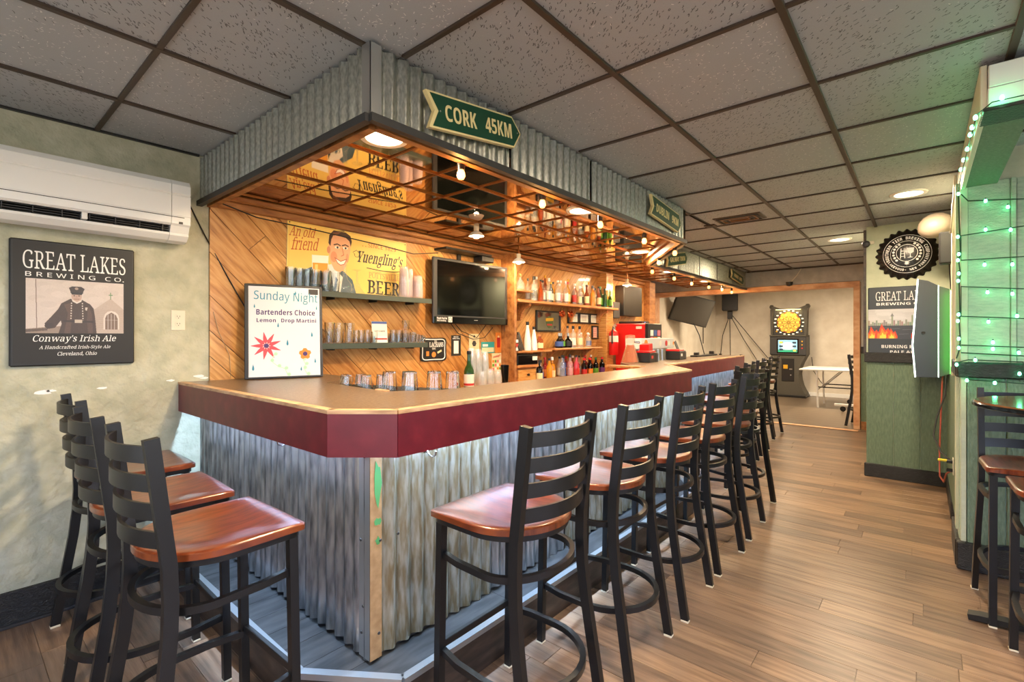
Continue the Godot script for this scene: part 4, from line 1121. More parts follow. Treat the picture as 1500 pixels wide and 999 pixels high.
	glass_thing("glass_carafe", "round bellied glass carafe with tall neck beside the pint glasses", "carafe", Vector3(-3.19, 1.683, -1.895), [[0.0, 0.0], [0.035, 0.0], [0.052, 0.03], [0.048, 0.065], [0.02, 0.1], [0.013, 0.13], [0.014, 0.19], [0.02, 0.205]], M.glass, "")
	var mz = [-1.995, -2.159, -2.335]
	for k in 3: glass_thing("margarita_glass", "upside down stemmed glass, %s from the left on the upper dark shelf" % ORD[k], "glass", Vector3(-3.19, 1.683, mz[k]), [[0.058, 0.0], [0.052, 0.012], [0.024, 0.05], [0.02, 0.075], [0.006, 0.085], [0.005, 0.165], [0.012, 0.172], [0.038, 0.178], [0.0, 0.18]], M.glass, "upside down stemmed glasses")
	var cz = [[-2.419, 0.26], [-2.504, 0.255], [-2.56, 0.20]]
	for k in 3:
		var t = thing("plastic_cup_stack", "%s stack of pinkish clear plastic cups at the shelf's right end" % ["tall left", "tall middle", "short right"][k], "cup stack", Vector3(-3.19 - 0.05 * (k % 2), 1.683, cz[k][0]), 0.0, "plastic cup stacks on the shelf")
		var n = 8 if k < 2 else 6
		for j in n:
			part("cup", lathe([[0.041 - 0.0, 0.0], [0.042, 0.004], [0.034, cz[k][1] - (n - 1) * 0.013 - 0.01], [0.0, cz[k][1] - (n - 1) * 0.013 - 0.01]], 16), M.glass_pink, t, Vector3(0, j * 0.013, 0))
	gg = "glasses on the lower dark shelf"
	var a2 = [[-1.768, 0.146, 0.036], [-1.836, 0.146, 0.036], [-1.921, 0.146, 0.036], [-1.978, 0.095, 0.022], [-2.018, 0.095, 0.022], [-2.07, 0.098, 0.024], [-2.129, 0.085, 0.024], [-2.303, 0.1, 0.026], [-2.355, 0.1, 0.026], [-2.421, 0.1, 0.032], [-2.497, 0.085, 0.026], [-2.539, 0.065, 0.02], [-2.574, 0.062, 0.02], [-2.60, 0.06, 0.02]]
	for k in a2.size():
		var e = a2[k]
		glass_thing("tall_glass" if e[1] > 0.12 else "shot_glass", "clear %s glass, %s from the left in the front row on the lower dark shelf" % ["tall" if e[1] > 0.12 else "short", ORD[k]], "glass", Vector3(-3.17, 1.322, e[0]), tumbler(e[2] * 0.8, e[2], e[1]), M.solid_glass, gg)
	for k in 6:
		glass_thing("shot_glass", "short clear glass, %s from the left in the back row on the lower dark shelf" % ORD[k], "glass", Vector3(-3.235, 1.322, -2.29 - 0.056 * k), tumbler(0.02, 0.025, 0.075), M.solid_glass, gg)
	glass_thing("tall_glass", "clear glass stacked on top of another at the lower dark shelf", "glass", Vector3(-3.17, 1.424, -2.421), tumbler(0.026, 0.031, 0.075), M.solid_glass, gg)
	var cd = thing("gift_card_holder", "small white card standee with navy header on the lower dark shelf", "card", Vector3(-3.2, 1.322, -2.2), PI / 2 - 0.1)
	part("card", box(0.13, 0.165, 0.003), M.paper, cd, Vector3(0, 0.083, -0.006), Vector3(-0.12, 0, 0))
	part("header", box(0.128, 0.018, 0.001), labs.blue, cd, Vector3(0, 0.155, -0.0125), Vector3(-0.12, 0, 0))
	letters("GIFT CARDS", font("Droid Serif"), 0.09, 0.012, M.print_black, cd, Vector3(0.0, 0.09, -0.004))
	part("pocket", box(0.1, 0.05, 0.012), M.white, cd, Vector3(0, 0.026, 0.012), Vector3(-0.12, 0, 0))
	part("pocket_band", box(0.1, 0.012, 0.001), labs.red, cd, Vector3(0, 0.03, 0.019), Vector3(-0.12, 0, 0))
	# --- tumblers on the bar by the sink
	var tz = [[-2.52, -1.50, 0.07, 0.03], [-2.45, -1.47, 0.072, 0.03], [-2.36, -1.50, 0.08, 0.034], [-2.27, -1.475, 0.08, 0.034], [-2.19, -1.52, 0.085, 0.036], [-2.10, -1.50, 0.105, 0.042], [-2.03, -1.57, 0.105, 0.042], [-1.955, -1.52, 0.108, 0.043], [-1.90, -1.63, 0.108, 0.043], [-1.86, -1.72, 0.105, 0.042]]
	var rail = thing("glass_rail", "low rubber mat shelf behind the bar edge under the upturned tumblers", "bar mat")
	part("mat", prism([Vector2(-2.6, -1.45), Vector2(-2.0, -1.41), Vector2(-1.84, -1.62), Vector2(-1.84, -1.85), Vector2(-2.6, -1.6)], 1.06, 1.085, "y"), M.rubber, rail)
	for k in tz.size():
		var e = tz[k]
		glass_thing("tumbler", "upturned clear tumbler, %s from the left behind the bar edge" % ORD[k], "glass", Vector3(e[0], 1.085, e[1]), [[e[3], 0.0], [e[3] * 0.78, e[2]], [0.0, e[2]], [0.0, e[2] - 0.008], [e[3] * 0.74, e[2] - 0.008], [e[3] - 0.003, 0.0], [e[3], 0.0]], M.solid_glass, "upturned tumblers behind the bar")
	# --- back counter
	var bc = thing("back_counter", "low wooden back counter along the pine wall", "counter")
	slab("body", -3.28, -2.8, 0.0, 0.87, -1.85, -6.35, M.trim, bc)
	slab("top", -3.28, -2.77, 0.87, 0.9, -1.85, -6.35, M.shelf_wood, bc, 0.004)
	# --- television
	var tv = thing("television", "black flat television on the pine wall beside the beer sign", "television", Vector3(-3.19, 1.77, -3.195), PI / 2 - 0.02)
	part("back_shell", box(0.88, 0.5, 0.05, 0.01), M.black, tv, Vector3(0, 0, -0.03))
	part("wall_arm", box(0.12, 0.2, 0.06), M.black, tv, Vector3(0, 0, -0.065))
	part("bezel", box(0.945, 0.575, 0.03, 0.008), M.charcoal, tv)
	part("screen", box(0.86, 0.475, 0.003), M.screen, tv, Vector3(0, 0.025, 0.0155))
	part("lower_bezel", box(0.945, 0.06, 0.008, 0.003), M.black_gloss, tv, Vector3(0, -0.255, 0.013))
	part("brand_mark", box(0.045, 0.006, 0.001), M.steel, tv, Vector3(0.03, -0.25, 0.0172))
	part("sticker", box(0.13, 0.05, 0.001), labs.black, tv, Vector3(-0.38, -0.25, 0.0172))
	letters("Thank You For", font("Droid Sans", true), 0.115, 0.018, M.print_white, tv, Vector3(-0.38, -0.24, 0.018))
	letters("Not Smoking", font("Droid Sans", true), 0.1, 0.016, M.print_white, tv, Vector3(-0.385, -0.262, 0.018))
	part("badge", box(0.045, 0.048, 0.001), M.paper, tv, Vector3(-0.285, -0.25, 0.0172))
	part("badge_ring", lathe([[0.013, 0.0], [0.017, 0.0], [0.017, 0.001], [0.013, 0.001]], 16), M.print_black, tv, Vector3(-0.285, -0.25, 0.0178), Vector3(PI / 2, 0, 0))
	var rs = thing("media_shelf", "small black equipment shelf above the television", "shelf", Vector3(-3.28, 2.125, -3.1), 0.0)
	slab("board", 0.0, 0.16, 0.0, 0.02, -0.29, 0.29, M.black, rs, 0.003)
	slab("receiver_box", 0.02, 0.14, -0.05, -0.0, -0.34, -0.18, M.black, rs, 0.006)
	slab("hanger", 0.0, 0.02, -0.1, 0.0, -0.02, 0.02, M.black, rs)
	var wires = [[Vector3(-3.22, 1.49, -2.95), Vector3(-3.23, 1.40, -3.05), Vector3(-3.23, 1.345, -3.25), Vector3(-3.23, 1.36, -3.4), Vector3(-3.23, 1.46, -3.52)], [Vector3(-3.22, 1.49, -3.0), Vector3(-3.235, 1.42, -3.1), Vector3(-3.235, 1.36, -3.3), Vector3(-3.23, 1.48, -3.42)], [Vector3(-3.2, 2.0, -3.68), Vector3(-3.21, 1.8, -3.68), Vector3(-3.2, 1.65, -3.685), Vector3(-3.21, 1.5, -3.67), Vector3(-3.2, 1.42, -3.66)]]
	for k in 3:
		var o = part("tv_cable", tube(wires[k], 0.0035, 6), M.rubber, self); o.name = numbered("tv_cable")
		tag(o, ["black cable looping low under the television", "shorter black cable looping under the television", "bundle of black cable hanging at the television's right edge"][k], "cable", "cables of the television")
	# --- signs and stickers on the pine wall below the television
	var cs = thing("chalk_sign", "scalloped black chalkboard style sign with white border", "sign", Vector3(WALLX + 0.02, 1.257, -2.80), PI / 2)
	var outl = []
	var inl = []
	for k in 40:
		var a = TAU * k / 40
		var rr = 1.0 + 0.06 * cos(4.0 * a + PI)
		var q = Vector2(signf(cos(a)) * pow(absf(cos(a)), 0.55) * 0.155, signf(sin(a)) * pow(absf(sin(a)), 0.55) * 0.108) * rr
		outl.append(q); inl.append(q * 0.86)
	part("border", prism(outl, 0.0, 0.010, "z"), M.black, cs)
	var ring = []
	for k in 41:
		var q = inl[k % 40]
		ring.append(Vector3(q.x, q.y, 0.0105))
	part("white_border", bar_sweep(ring, 0.008, 0.002, Vector3(0, 0, 1)), M.print_white, cs)
	letters("THE", font("Droid Serif"), 0.03, 0.014, M.print_white, cs, Vector3(0.02, 0.072, 0.0105))
	letters("LACHANS", font("Droid Serif", true), 0.16, 0.04, M.print_white, cs, Vector3(0.03, 0.042, 0.0105))
	letters("SIDE", font("Droid Serif"), 0.04, 0.016, M.print_white, cs, Vector3(0.0, 0.008, 0.0105))
	part("mug_print", box(0.03, 0.04, 0.001, 0.0), labs.orange, cs, Vector3(-0.07, -0.035, 0.0107))
	part("biscuit_print", lathe([[0.0, 0.0], [0.024, 0.0], [0.0, 0.001]], 14), labs.orange, cs, Vector3(0.0, -0.045, 0.0105), Vector3(PI / 2, 0, 0))
	part("cup_print", box(0.05, 0.016, 0.001), labs.cream, cs, Vector3(0.065, -0.02, 0.0107), Vector3(0, 0, 0.4))
	var cards = [[-3.014, -3.133, 1.193, 1.382, "black", "tall black card sticker with a white can print"], [-3.24, -3.379, 1.19, 1.396, "cream", "pale card sticker with a bird emblem below the television"], [-3.407, -3.594, 1.206, 1.317, "blue", "teal postcard sticker below the television"], [-3.615, -3.70, 1.209, 1.411, "orange", "tall orange sticker of a soldier below the television"], [-3.56, -3.70, 1.0, 1.203, "cream", "colourful paper beer flyer beside the partition"]]
	for k in cards.size():
		var c = cards[k]
		var w = absf(c[1] - c[0]); var h = c[3] - c[2]
		var t = thing("wall_sticker", c[5], "sticker", Vector3(WALLX + 0.0205, (c[2] + c[3]) / 2, (c[0] + c[1]) / 2), PI / 2, "stickers on the pine wall")
		part("card", box(w, h, 0.002), labs[c[4]] if k != 2 else mat(rgb(40, 150, 150), 0.5), t)
		if k == 0:
			letters("BEST", font("Droid Sans", true), w * 0.5, 0.012, M.print_white, t, Vector3(0, h * 0.42, 0.0015))
			letters("ABLE IPA", font("Droid Sans", true), w * 0.75, 0.012, M.print_white, t, Vector3(0, h * 0.34, 0.0015))
			part("can_print", box(w * 0.5, h * 0.62, 0.001, 0.0004), M.print_white, t, Vector3(0, -h * 0.08, 0.0016))
		elif k == 1:
			part("emblem_print", lathe([[0.0, 0.0], [0.03, 0.0], [0.0, 0.001]], 6), M.charcoal, t, Vector3(0, 0.01, 0.0012), Vector3(PI / 2, 0, 0))
			part("emblem_print", lathe([[0.0, 0.0], [0.012, 0.0], [0.0, 0.001]], 10), M.charcoal, t, Vector3(0, h * 0.38, 0.0012), Vector3(PI / 2, 0, 0))
		elif k == 2:
			part("beach_print", box(w * 0.9, h * 0.4, 0.001), labs.cream, t, Vector3(0, -h * 0.2, 0.0018))
			part("label_print", box(w * 0.4, h * 0.2, 0.001), M.print_white, t, Vector3(-w * 0.2, h * 0.2, 0.0018))
		elif k == 3:
			part("figure_print", box(w * 0.55, h * 0.5, 0.001), labs.red, t, Vector3(0, -0.0, 0.0018))
			part("figure_print", box(w * 0.4, h * 0.2, 0.001), labs.blue, t, Vector3(0, h * 0.12, 0.0016))
			part("figure_print", lathe([[0.0, 0.0], [0.014, 0.0], [0.0, 0.001]], 10), labs.cream, t, Vector3(0, h * 0.28, 0.0014), Vector3(PI / 2, 0, 0))
		else:
			letters("Leinenkugel's", font("Droid Serif", true), w * 0.85, 0.03, labs.red, t, Vector3(0, h * 0.34, 0.0015), 0.2, 0.15)
			for r in 3:
				for q in 4: part("label_print", box(w * 0.2, h * 0.13, 0.001), [labs.orange, labs.green, labs.pink, M.print_white][(q + r) % 4], t, Vector3(-w * 0.36 + q * w * 0.24, h * 0.1 - r * h * 0.19, 0.0014))
	for k in 3:
		var o = part("small_sticker", box(0.034, 0.03, 0.002), [M.print_white, labs.red, M.print_white][k], self, Vector3(-3.083, 1.325 - 0.04 * k, -3.717), Vector3(0, PI / 2, 0)); o.name = numbered("small_sticker")
		tag(o, ["top white", "middle red", "bottom white"][k] + " square sticker on the partition edge", "sticker", "square stickers on the partition")
	# --- wine bottle and cup stacks on the back counter
	var wine = bottle(Vector3(-3.0, 0.9, -2.964), 0.345, 0.044, "wine", g.green, M.paper, M.black, "dark green wine bottle with white label beside the plastic cup stacks", "", [0.12, 0.42])
	part("label_band", lathe([[0.0455, 0.048], [0.0455, 0.068]], 16), labs.red, wine)
	var st2 = [[-3.057, 0.37], [-3.135, 0.36], [-3.224, 0.34], [-3.10, 0.17], [-3.197, 0.185], [-3.30, 0.17]]
	for k in 6:
		var t = thing("plastic_cup_stack", "%s %s stack of clear plastic cups beside the wine bottle" % [["left", "middle", "right"][k % 3], "tall back" if k < 3 else "short front"], "cup stack", Vector3(-3.06 if k < 3 else -2.95, 0.9, st2[k][0] - (0.0 if k < 3 else -0.02)), 0.0, "plastic cup stacks on the back counter")
		var n = 16 if k < 3 else 7
		var ch = st2[k][1] - (n - 1) * 0.014
		for j in n: part("cup", lathe([[0.04, 0.0], [0.041, 0.004], [0.031, ch], [0.0, ch]], 14), M.cup_plastic, t, Vector3(0, j * 0.014, 0))
	var cup = part("black_cup", lathe([[0.0, 0.0], [0.032, 0.0], [0.042, 0.2], [0.04, 0.2], [0.03, 0.01], [0.0, 0.01]], 16), M.black_gloss, self, Vector3(-3.03, 0.9, -3.47)); tag(cup, "black plastic cup right of the clear cup stacks", "cup")
	# --- register corner
	var cab = thing("drawer_cabinet", "small pine drawer cabinet beside the partition", "cabinet", Vector3(-3.28, 0.9, -3.9))
	slab("body", 0.0, 0.17, 0.0, 0.155, -0.155, 0.155, M.trim, cab, 0.003)
	var dr = slab("drawer", 0.17, 0.185, 0.01, 0.13, -0.145, 0.145, M.pine[2], cab, 0.003)
	part("knob", lathe([[0.0, 0.0], [0.008, 0.0], [0.014, 0.016], [0.012, 0.022], [0.0, 0.024]], 12), M.black, dr, Vector3(0.0075, 0.01, 0), Vector3(0, 0, -PI / 2))
	slab("ledge", 0.0, 0.2, 0.155, 0.18, -0.17, 0.17, M.shelf_wood, cab, 0.003)
	var reg = thing("cash_drawer", "black cash drawer box on the pine cabinet", "cash drawer", Vector3(-3.28, 1.08, -3.9))
	slab("case", 0.01, 0.19, 0.0, 0.105, -0.165, 0.165, M.black, reg, 0.004)
	slab("front", 0.19, 0.194, 0.008, 0.095, -0.158, 0.158, M.black_gloss, reg, 0.001)
	slab("tag", 0.194, 0.196, 0.045, 0.085, -0.15, -0.07, M.paper, reg)
	var sml = thing("corner_shelf", "short wooden shelf above the black cash drawer", "shelf", Vector3(-3.28, 1.225, -3.95))
	slab("board", 0.0, 0.2, -0.02, 0.0, -0.36, 0.21, M.shelf_wood, sml, 0.003)
	slab("bracket", 0.0, 0.12, -0.07, -0.02, -0.3, -0.27, M.shelf_wood, sml, 0.003)
	var tab = thing("till_tablet", "dark slanted till screen on the short wooden shelf", "tablet", Vector3(-3.12, 1.225, -3.79), PI / 2 + 0.3)
	part("panel", box(0.14, 0.19, 0.012, 0.003), M.black_gloss, tab, Vector3(0, 0.1, 0), Vector3(-0.3, 0, 0))
	part("stand", box(0.08, 0.01, 0.1, 0.003), M.charcoal, tab, Vector3(0, 0.005, -0.03))
	# --- long shelves with bottles
	var us = thing("bottle_shelf", "long upper wooden shelf crowded with liquor bottles", "shelf", Vector3(-3.28, 1.745, 0), 0.0, "wooden bottle shelves")
	slab("board", 0.0, 0.2, -0.028, 0.0, -3.74, -5.82, M.shelf_wood, us, 0.004)
	for zb in [-3.98, -4.95, -5.6]:
		part("bracket", prism([Vector2(0.0, 0.0), Vector2(0.17, 0.0), Vector2(0.165, -0.03), Vector2(0.1, -0.06), Vector2(0.06, -0.11), Vector2(0.045, -0.17), Vector2(0.0, -0.18)], 0.0, 0.03, "z"), M.shelf_wood, us, Vector3(0, -0.028, zb))
	var ms = thing("bottle_shelf", "shorter lower wooden shelf with mixed bottles", "shelf", Vector3(-3.28, 1.24, 0), 0.0, "wooden bottle shelves")
	slab("board", 0.0, 0.2, -0.022, 0.0, -4.36, -5.4, M.shelf_wood, ms, 0.004)
	for zb in [-4.5, -5.25]:
		part("bracket", prism([Vector2(0.0, 0.0), Vector2(0.15, 0.0), Vector2(0.09, -0.04), Vector2(0.04, -0.1), Vector2(0.0, -0.11)], 0.0, 0.025, "z"), M.shelf_wood, ms, Vector3(0, -0.022, zb))
	var rz = thing("bottle_riser", "small raised wooden ledge at the shelf's left end", "shelf", Vector3(-3.28, 1.85, 0))
	slab("board", 0.0, 0.16, -0.02, 0.0, -3.74, -4.03, M.shelf_wood, rz, 0.003)
	var G = "bottles on the upper wooden shelf"
	bottle(Vector3(-3.16, 1.85, -3.86), 0.165, 0.034, "squat", g.clear, labs.none, caps.wood, "round clear tequila bottle with wooden stopper on the raised ledge", G)
	bottle(Vector3(-3.22, 1.85, -3.78), 0.17, 0.022, "tall", g.amber, labs.cream, caps.gold, "slim amber bottle behind the round bottle on the raised ledge", G)
	var topz = [-4.05, -4.105, -4.17, -4.254, -4.32, -4.406, -4.489, -4.57, -4.649, -4.737, -4.824, -4.89, -4.942, -5.034, -5.10, -5.159, -5.24, -5.315, -5.389, -5.488, -5.543, -5.625, -5.679, -5.77]
	var topk = [["clear", "none", "black"], ["clear", "black", "black"], ["amber", "none", "black"], ["clear", "white", "black"], ["clear", "white", "white"], ["dark", "white", "gold"], ["clear", "white", "white"], ["clear", "pink", "white"], ["clear", "white", "silver"], ["gold", "cream", "red"], ["clear", "red", "white"], ["amber", "none", "white"], ["clear", "cream", "white"], ["clear", "black", "white"], ["amber", "cream", "black"], ["amber", "orange", "white"], ["gold", "none", "black"], ["gold", "cream", "white"], ["amber", "cream", "black"], ["green", "green", "green"], ["green", "none", "black"], ["gold", "green", "white"], ["green", "green", "white"], ["clear", "pink", "white"]]
	for k in topz.size():
		var d = topk[k]
		var h = 0.225 + 0.045 * rng.randf() if k < 23 else 0.11
		bottle(Vector3(-3.13 - 0.035 * (k % 2), 1.745, topz[k]), h, 0.026 + 0.006 * rng.randf(), ["tall", "square", "tall", "wine"][(k * 7 + 1) % 4], g[d[0]], labs[d[1]], caps[d[2]], "%s bottle with %s cap, %s from the left on the upper wooden shelf" % [d[0], d[2], ORD[k]], G)
	for k in 11: bottle(Vector3(-3.235, 1.745, -4.08 - 0.155 * k), 0.25 + 0.03 * (k % 3), 0.026, "tall", g[["clear", "clear", "amber", "gold"][k % 4]], labs[["white", "cream"][k % 2]], caps[["black", "white", "gold"][k % 3]], "bottle in the back row, %s from the left on the upper wooden shelf" % ORD[k], G)
	G = "bottles on the lower wooden shelves"
	bottle(Vector3(-3.16, 1.225, -3.98), 0.30, 0.036, "taper", M.white, labs.none, caps.black, "tall white painted bottle with black top on the corner shelf", G)
	bottle(Vector3(-3.16, 1.225, -4.09), 0.25, 0.034, "taper", M.white, labs.none, caps.black, "shorter white painted bottle with black top on the corner shelf", G)
	bottle(Vector3(-3.16, 1.225, -4.19), 0.17, 0.038, "square", g.amber, labs.cream, caps.wood, "squat brown bottle with cream label on the corner shelf", G)
	bottle(Vector3(-3.23, 1.225, -3.9), 0.19, 0.02, "tall", g.clear, labs.white, caps.white, "small clear bottle behind the till screen", G)
	var midz = [-4.529, -4.625, -4.709, -4.76, -4.815, -4.883, -4.957, -5.049, -5.143, -5.23]
	var midk = [["dark", "blue", "silver", 0.17], ["dark", "green", "silver", 0.17], ["dark", "black", "silver", 0.17], ["clear", "white", "black", 0.255], ["clear", "white", "black", 0.255], ["clear", "none", "black", 0.25], ["clear", "cream", "black", 0.255], ["clear", "none", "white", 0.18], ["clear", "none", "white", 0.18], ["clear", "blue", "white", 0.17]]
	for k in 10:
		var d = midk[k]
		bottle(Vector3(-3.14 - 0.04 * (k % 2), 1.24, midz[k]), d[3], 0.033, ["square", "tall"][k % 2] if d[3] > 0.2 else "squat" if k < 3 else "tall", g[d[0]], labs[d[1]], caps[d[2]], "%s bottle with %s cap, %s from the left on the lower wooden shelf" % [d[0], d[2], ORD[k]], G)
	var bk = thing("wire_basket", "small wire basket at the right end of the lower wooden shelf", "basket", Vector3(-3.16, 1.24, -5.345))
	for yy in [0.005, 0.06, 0.115]: part("wire", bar_sweep([Vector3(-0.06, yy, -0.05), Vector3(0.06, yy, -0.05), Vector3(0.06, yy, 0.05), Vector3(-0.06, yy, 0.05)], 0.004, 0.004, Vector3.UP, true), M.brass, bk)
	for q in [[-0.06, -0.05], [0.06, -0.05], [0.06, 0.05], [-0.06, 0.05], [0.06, 0.0], [0.0, 0.05]]: part("wire", box(0.003, 0.115, 0.003), M.brass, bk, Vector3(q[0], 0.06, q[1]))
	G = "bottles on the back counter"
	var lowz = [-4.081, -4.165, -4.258, -4.379, -4.498, -4.593, -4.662, -4.733, -4.791, -4.879, -4.969, -5.038, -5.101, -5.164, -5.229, -5.32, -5.387, -5.464]
	var lowk = [["dark", "cream", "black", 0.22], ["clear", "blue", "black", 0.22], ["gold", "none", "black", 0.235], ["gold", "cream", "white", 0.245], ["clear", "none", "black", 0.26], ["blue", "blue", "black", 0.26], ["clear", "none", "black", 0.26], ["pink", "pink", "black", 0.265], ["pink", "red", "black", 0.255], ["red", "red", "red", 0.22], ["dark", "red", "red", 0.21], ["dark", "red", "red", 0.21], ["dark", "orange", "red", 0.21], ["dark", "green", "red", 0.21], ["dark", "green", "green", 0.21], ["dark", "purple", "black", 0.21], ["dark", "purple", "red", 0.21], ["dark", "pink", "black", 0.21]]
	for k in 18:
		var d = lowk[k]
		bottle(Vector3(-3.08 - 0.05 * (k % 2), 0.9, lowz[k]), d[3], 0.033, ["tall", "square"][k % 2] if k < 10 else "tall", g[d[0]], labs[d[1]], caps[d[2]], "%s bottle with %s cap, %s from the left along the back counter" % [d[0], d[2], ORD[k]], G, [0.1, 0.4])
	for k in 9: bottle(Vector3(-3.2, 0.9, -4.2 - 0.14 * k), 0.24, 0.03, "tall", g[["clear", "red", "amber"][k % 3]], labs[["white", "orange", "cream"][k % 3]], caps[["black", "red", "white"][k % 3]], "bottle in the back row, %s from the left along the back counter" % ORD[k], G)
	# --- framed pictures
	var frs = [[-4.267, -4.744, 1.426, 1.664, "framed bar mirror with a green and gold crest"], [-4.9, -5.14, 1.532, 1.666, "left framed licence under the upper shelf"], [-5.15, -5.39, 1.532, 1.666, "middle framed licence under the upper shelf"], [-5.40, -5.64, 1.532, 1.666, "right framed licence under the upper shelf"], [-5.456, -5.61, 1.334, 1.511, "small framed pink paper beside the post"]]
	for k in frs.size():
		var f = frs[k]; var w = absf(f[1] - f[0]); var h = f[3] - f[2]
		var t = thing("picture_frame", f[4], "picture frame", Vector3(WALLX + 0.021, (f[2] + f[3]) / 2, (f[0] + f[1]) / 2), PI / 2, "framed papers on the back bar wall" if k else "")
		for e in [[0, h / 2 - 0.009, w, 0.018], [0, -h / 2 + 0.009, w, 0.018], [-w / 2 + 0.01, 0, 0.02, h], [w / 2 - 0.01, 0, 0.02, h]]:
			part("moulding", box(e[2], e[3], 0.02, 0.003), M.black, t, Vector3(e[0], e[1], 0.01))
		if k == 0:
			part("mirror_glass", box(w - 0.03, h - 0.03, 0.006), M.chrome, t, Vector3(0, 0, 0.005))
			part("crest_print", lathe([[0.0, 0.0], [0.07, 0.0], [0.0, 0.001]], 18), mat(rgb(58, 92, 48), 0.5), t, Vector3(0.02, -0.01, 0.0082), Vector3(PI / 2, 0, 0))
			part("crest_print", box(0.15, 0.035, 0.001), M.gold, t, Vector3(0.02, 0.02, 0.0098), Vector3(0, 0, 0.06))
			part("crest_print", box(0.1, 0.02, 0.001), labs.red, t, Vector3(0.02, -0.04, 0.0098))
		else:
			part("paper", box(w - 0.03, h - 0.03, 0.004), M.paper if k < 4 else mat(rgb(226, 176, 166), 0.6), t, Vector3(0, 0, 0.004))
			for r in 4: part("text_line", box(w * 0.5, 0.004, 0.0006), M.charcoal if k < 4 else labs.red, t, Vector3(0, h * 0.2 - r * h * 0.13, 0.0064))
	# --- copper mugs hanging under the shelf
	for k in 2:
		var t = thing("copper_mug", ["left copper mug hanging under the upper shelf", "right copper mug hanging under the upper shelf"][k], "mug", Vector3(-3.12, 1.60, -4.56 - 0.17 * k), 0.5, "hanging copper mugs")
		part("cup", lathe([[0.0, 0.0], [0.024, 0.002], [0.036, 0.02], [0.037, 0.04], [0.031, 0.06], [0.029, 0.06], [0.034, 0.04], [0.0, 0.006]], 18), mat(rgb(196, 104, 64), 0.25, 0.9), t, Vector3.ZERO, Vector3(0.6, 0, 0))
		part("handle", tube([Vector3(0, 0.04, -0.03), Vector3(0, 0.075, -0.02), Vector3(0, 0.09, 0.0), Vector3(0, 0.08, 0.02), Vector3(0, 0.05, 0.035)], 0.004, 6), M.brass, t)
		part("hook", tube([Vector3(0, 0.09, 0), Vector3(0, 0.117, 0)], 0.002, 6), M.brass, t)
	# --- fire extinguisher
	var fe = thing("fire_extinguisher", "red fire extinguisher hung on the wooden post", "fire extinguisher", Vector3(-3.09, 1.13, -5.70), PI / 2)
	part("cylinder", lathe([[0.0, 0.0], [0.055, 0.0], [0.06, 0.01], [0.06, 0.27], [0.052, 0.3], [0.03, 0.325], [0.02, 0.33]], 24), M.red, fe)
	part("paper_label", lathe([[0.061, 0.17], [0.061, 0.25]], 24), M.paper, fe)
	part("valve", lathe([[0.02, 0.33], [0.02, 0.36], [0.012, 0.365], [0.0, 0.37]], 12), M.steel, fe)
	part("lever", bar_sweep([Vector3(-0.02, 0.355, 0.0), Vector3(0.06, 0.385, 0.01)], 0.018, 0.01), M.steel, fe)
	part("lever", bar_sweep([Vector3(-0.02, 0.372, 0.0), Vector3(0.05, 0.41, 0.01)], 0.018, 0.008), M.steel, fe)
	part("hose", tube([Vector3(0.02, 0.345, 0.0), Vector3(-0.05, 0.36, 0.02), Vector3(-0.075, 0.3, 0.02), Vector3(-0.075, 0.15, 0.02)], 0.009, 8), M.rubber, fe)
	# --- red drinks cooler with stickers on its door
	var fr = thing("drinks_cooler", "red mini fridge with sticker covered black door", "fridge", Vector3(-3.17, 0.9, -5.9))
	slab("cabinet", 0.0, 0.42, 0.0, 0.64, 0.0, -0.42, M.red, fr, 0.008)
	slab("door", 0.425, 0.47, 0.01, 0.64, 0.0, -0.42, M.black, fr, 0.006)
	slab("side_tag", 0.3, 0.38, 0.57, 0.605, 0.0, 0.002, M.paper, fr)
	for k in 9: slab("door_sticker", 0.47, 0.472, 0.3 + 0.09 * (k / 3) , 0.375 + 0.09 * (k / 3), -0.06 - 0.11 * (k % 3), -0.15 - 0.11 * (k % 3), [M.paper, labs.blue, labs.orange, M.white, labs.pink][(k * 3) % 5], fr)
	var rt = thing("set_top_box", "flat black electronics box on the red fridge", "electronics", Vector3(-3.0, 1.54, -6.1))
	part("case", box(0.34, 0.035, 0.22, 0.005), M.black, rt, Vector3(0, 0.018, 0))
	part("indicator", box(0.003, 0.005, 0.02), glow(Color(0.3, 0.6, 1.0), 2.0), rt, Vector3(0.171, 0.018, 0.02))
	var sp = thing("equipment_rack", "dark equipment panel on the wall above the red fridge", "equipment", Vector3(-3.28, 1.58, -6.35))
	slab("cabinet", 0.0, 0.14, 0.08, 0.5, -0.3, 0.26, M.black, sp, 0.006)
	slab("grey_panel", 0.0, 0.1, 0.04, 0.26, 0.3, 0.48, M.charcoal, sp, 0.006)
	# --- things on the far bar top
	var cn = thing("glass_decanter", "tall cone shaped glass dispenser with orange garnish and chrome tap", "dispenser", Vector3(-2.28, TOP, -4.555))
	part("glass_body", lathe([[0.0, 0.0], [0.085, 0.0], [0.09, 0.01], [0.06, 0.12], [0.04, 0.19], [0.045, 0.21], [0.05, 0.25], [0.046, 0.28], [0.0, 0.285]], 20), clear(Color(0.9, 0.75, 0.6), 0.25), cn)
	part("contents", lathe([[0.0, 0.005], [0.078, 0.006], [0.052, 0.115], [0.035, 0.18], [0.0, 0.18]], 18), clear(Color(0.75, 0.25, 0.08), 0.75), cn)
	part("tap", tube([Vector3(0.03, 0.21, -0.03), Vector3(0.07, 0.205, -0.07)], 0.01, 8), M.chrome, cn)
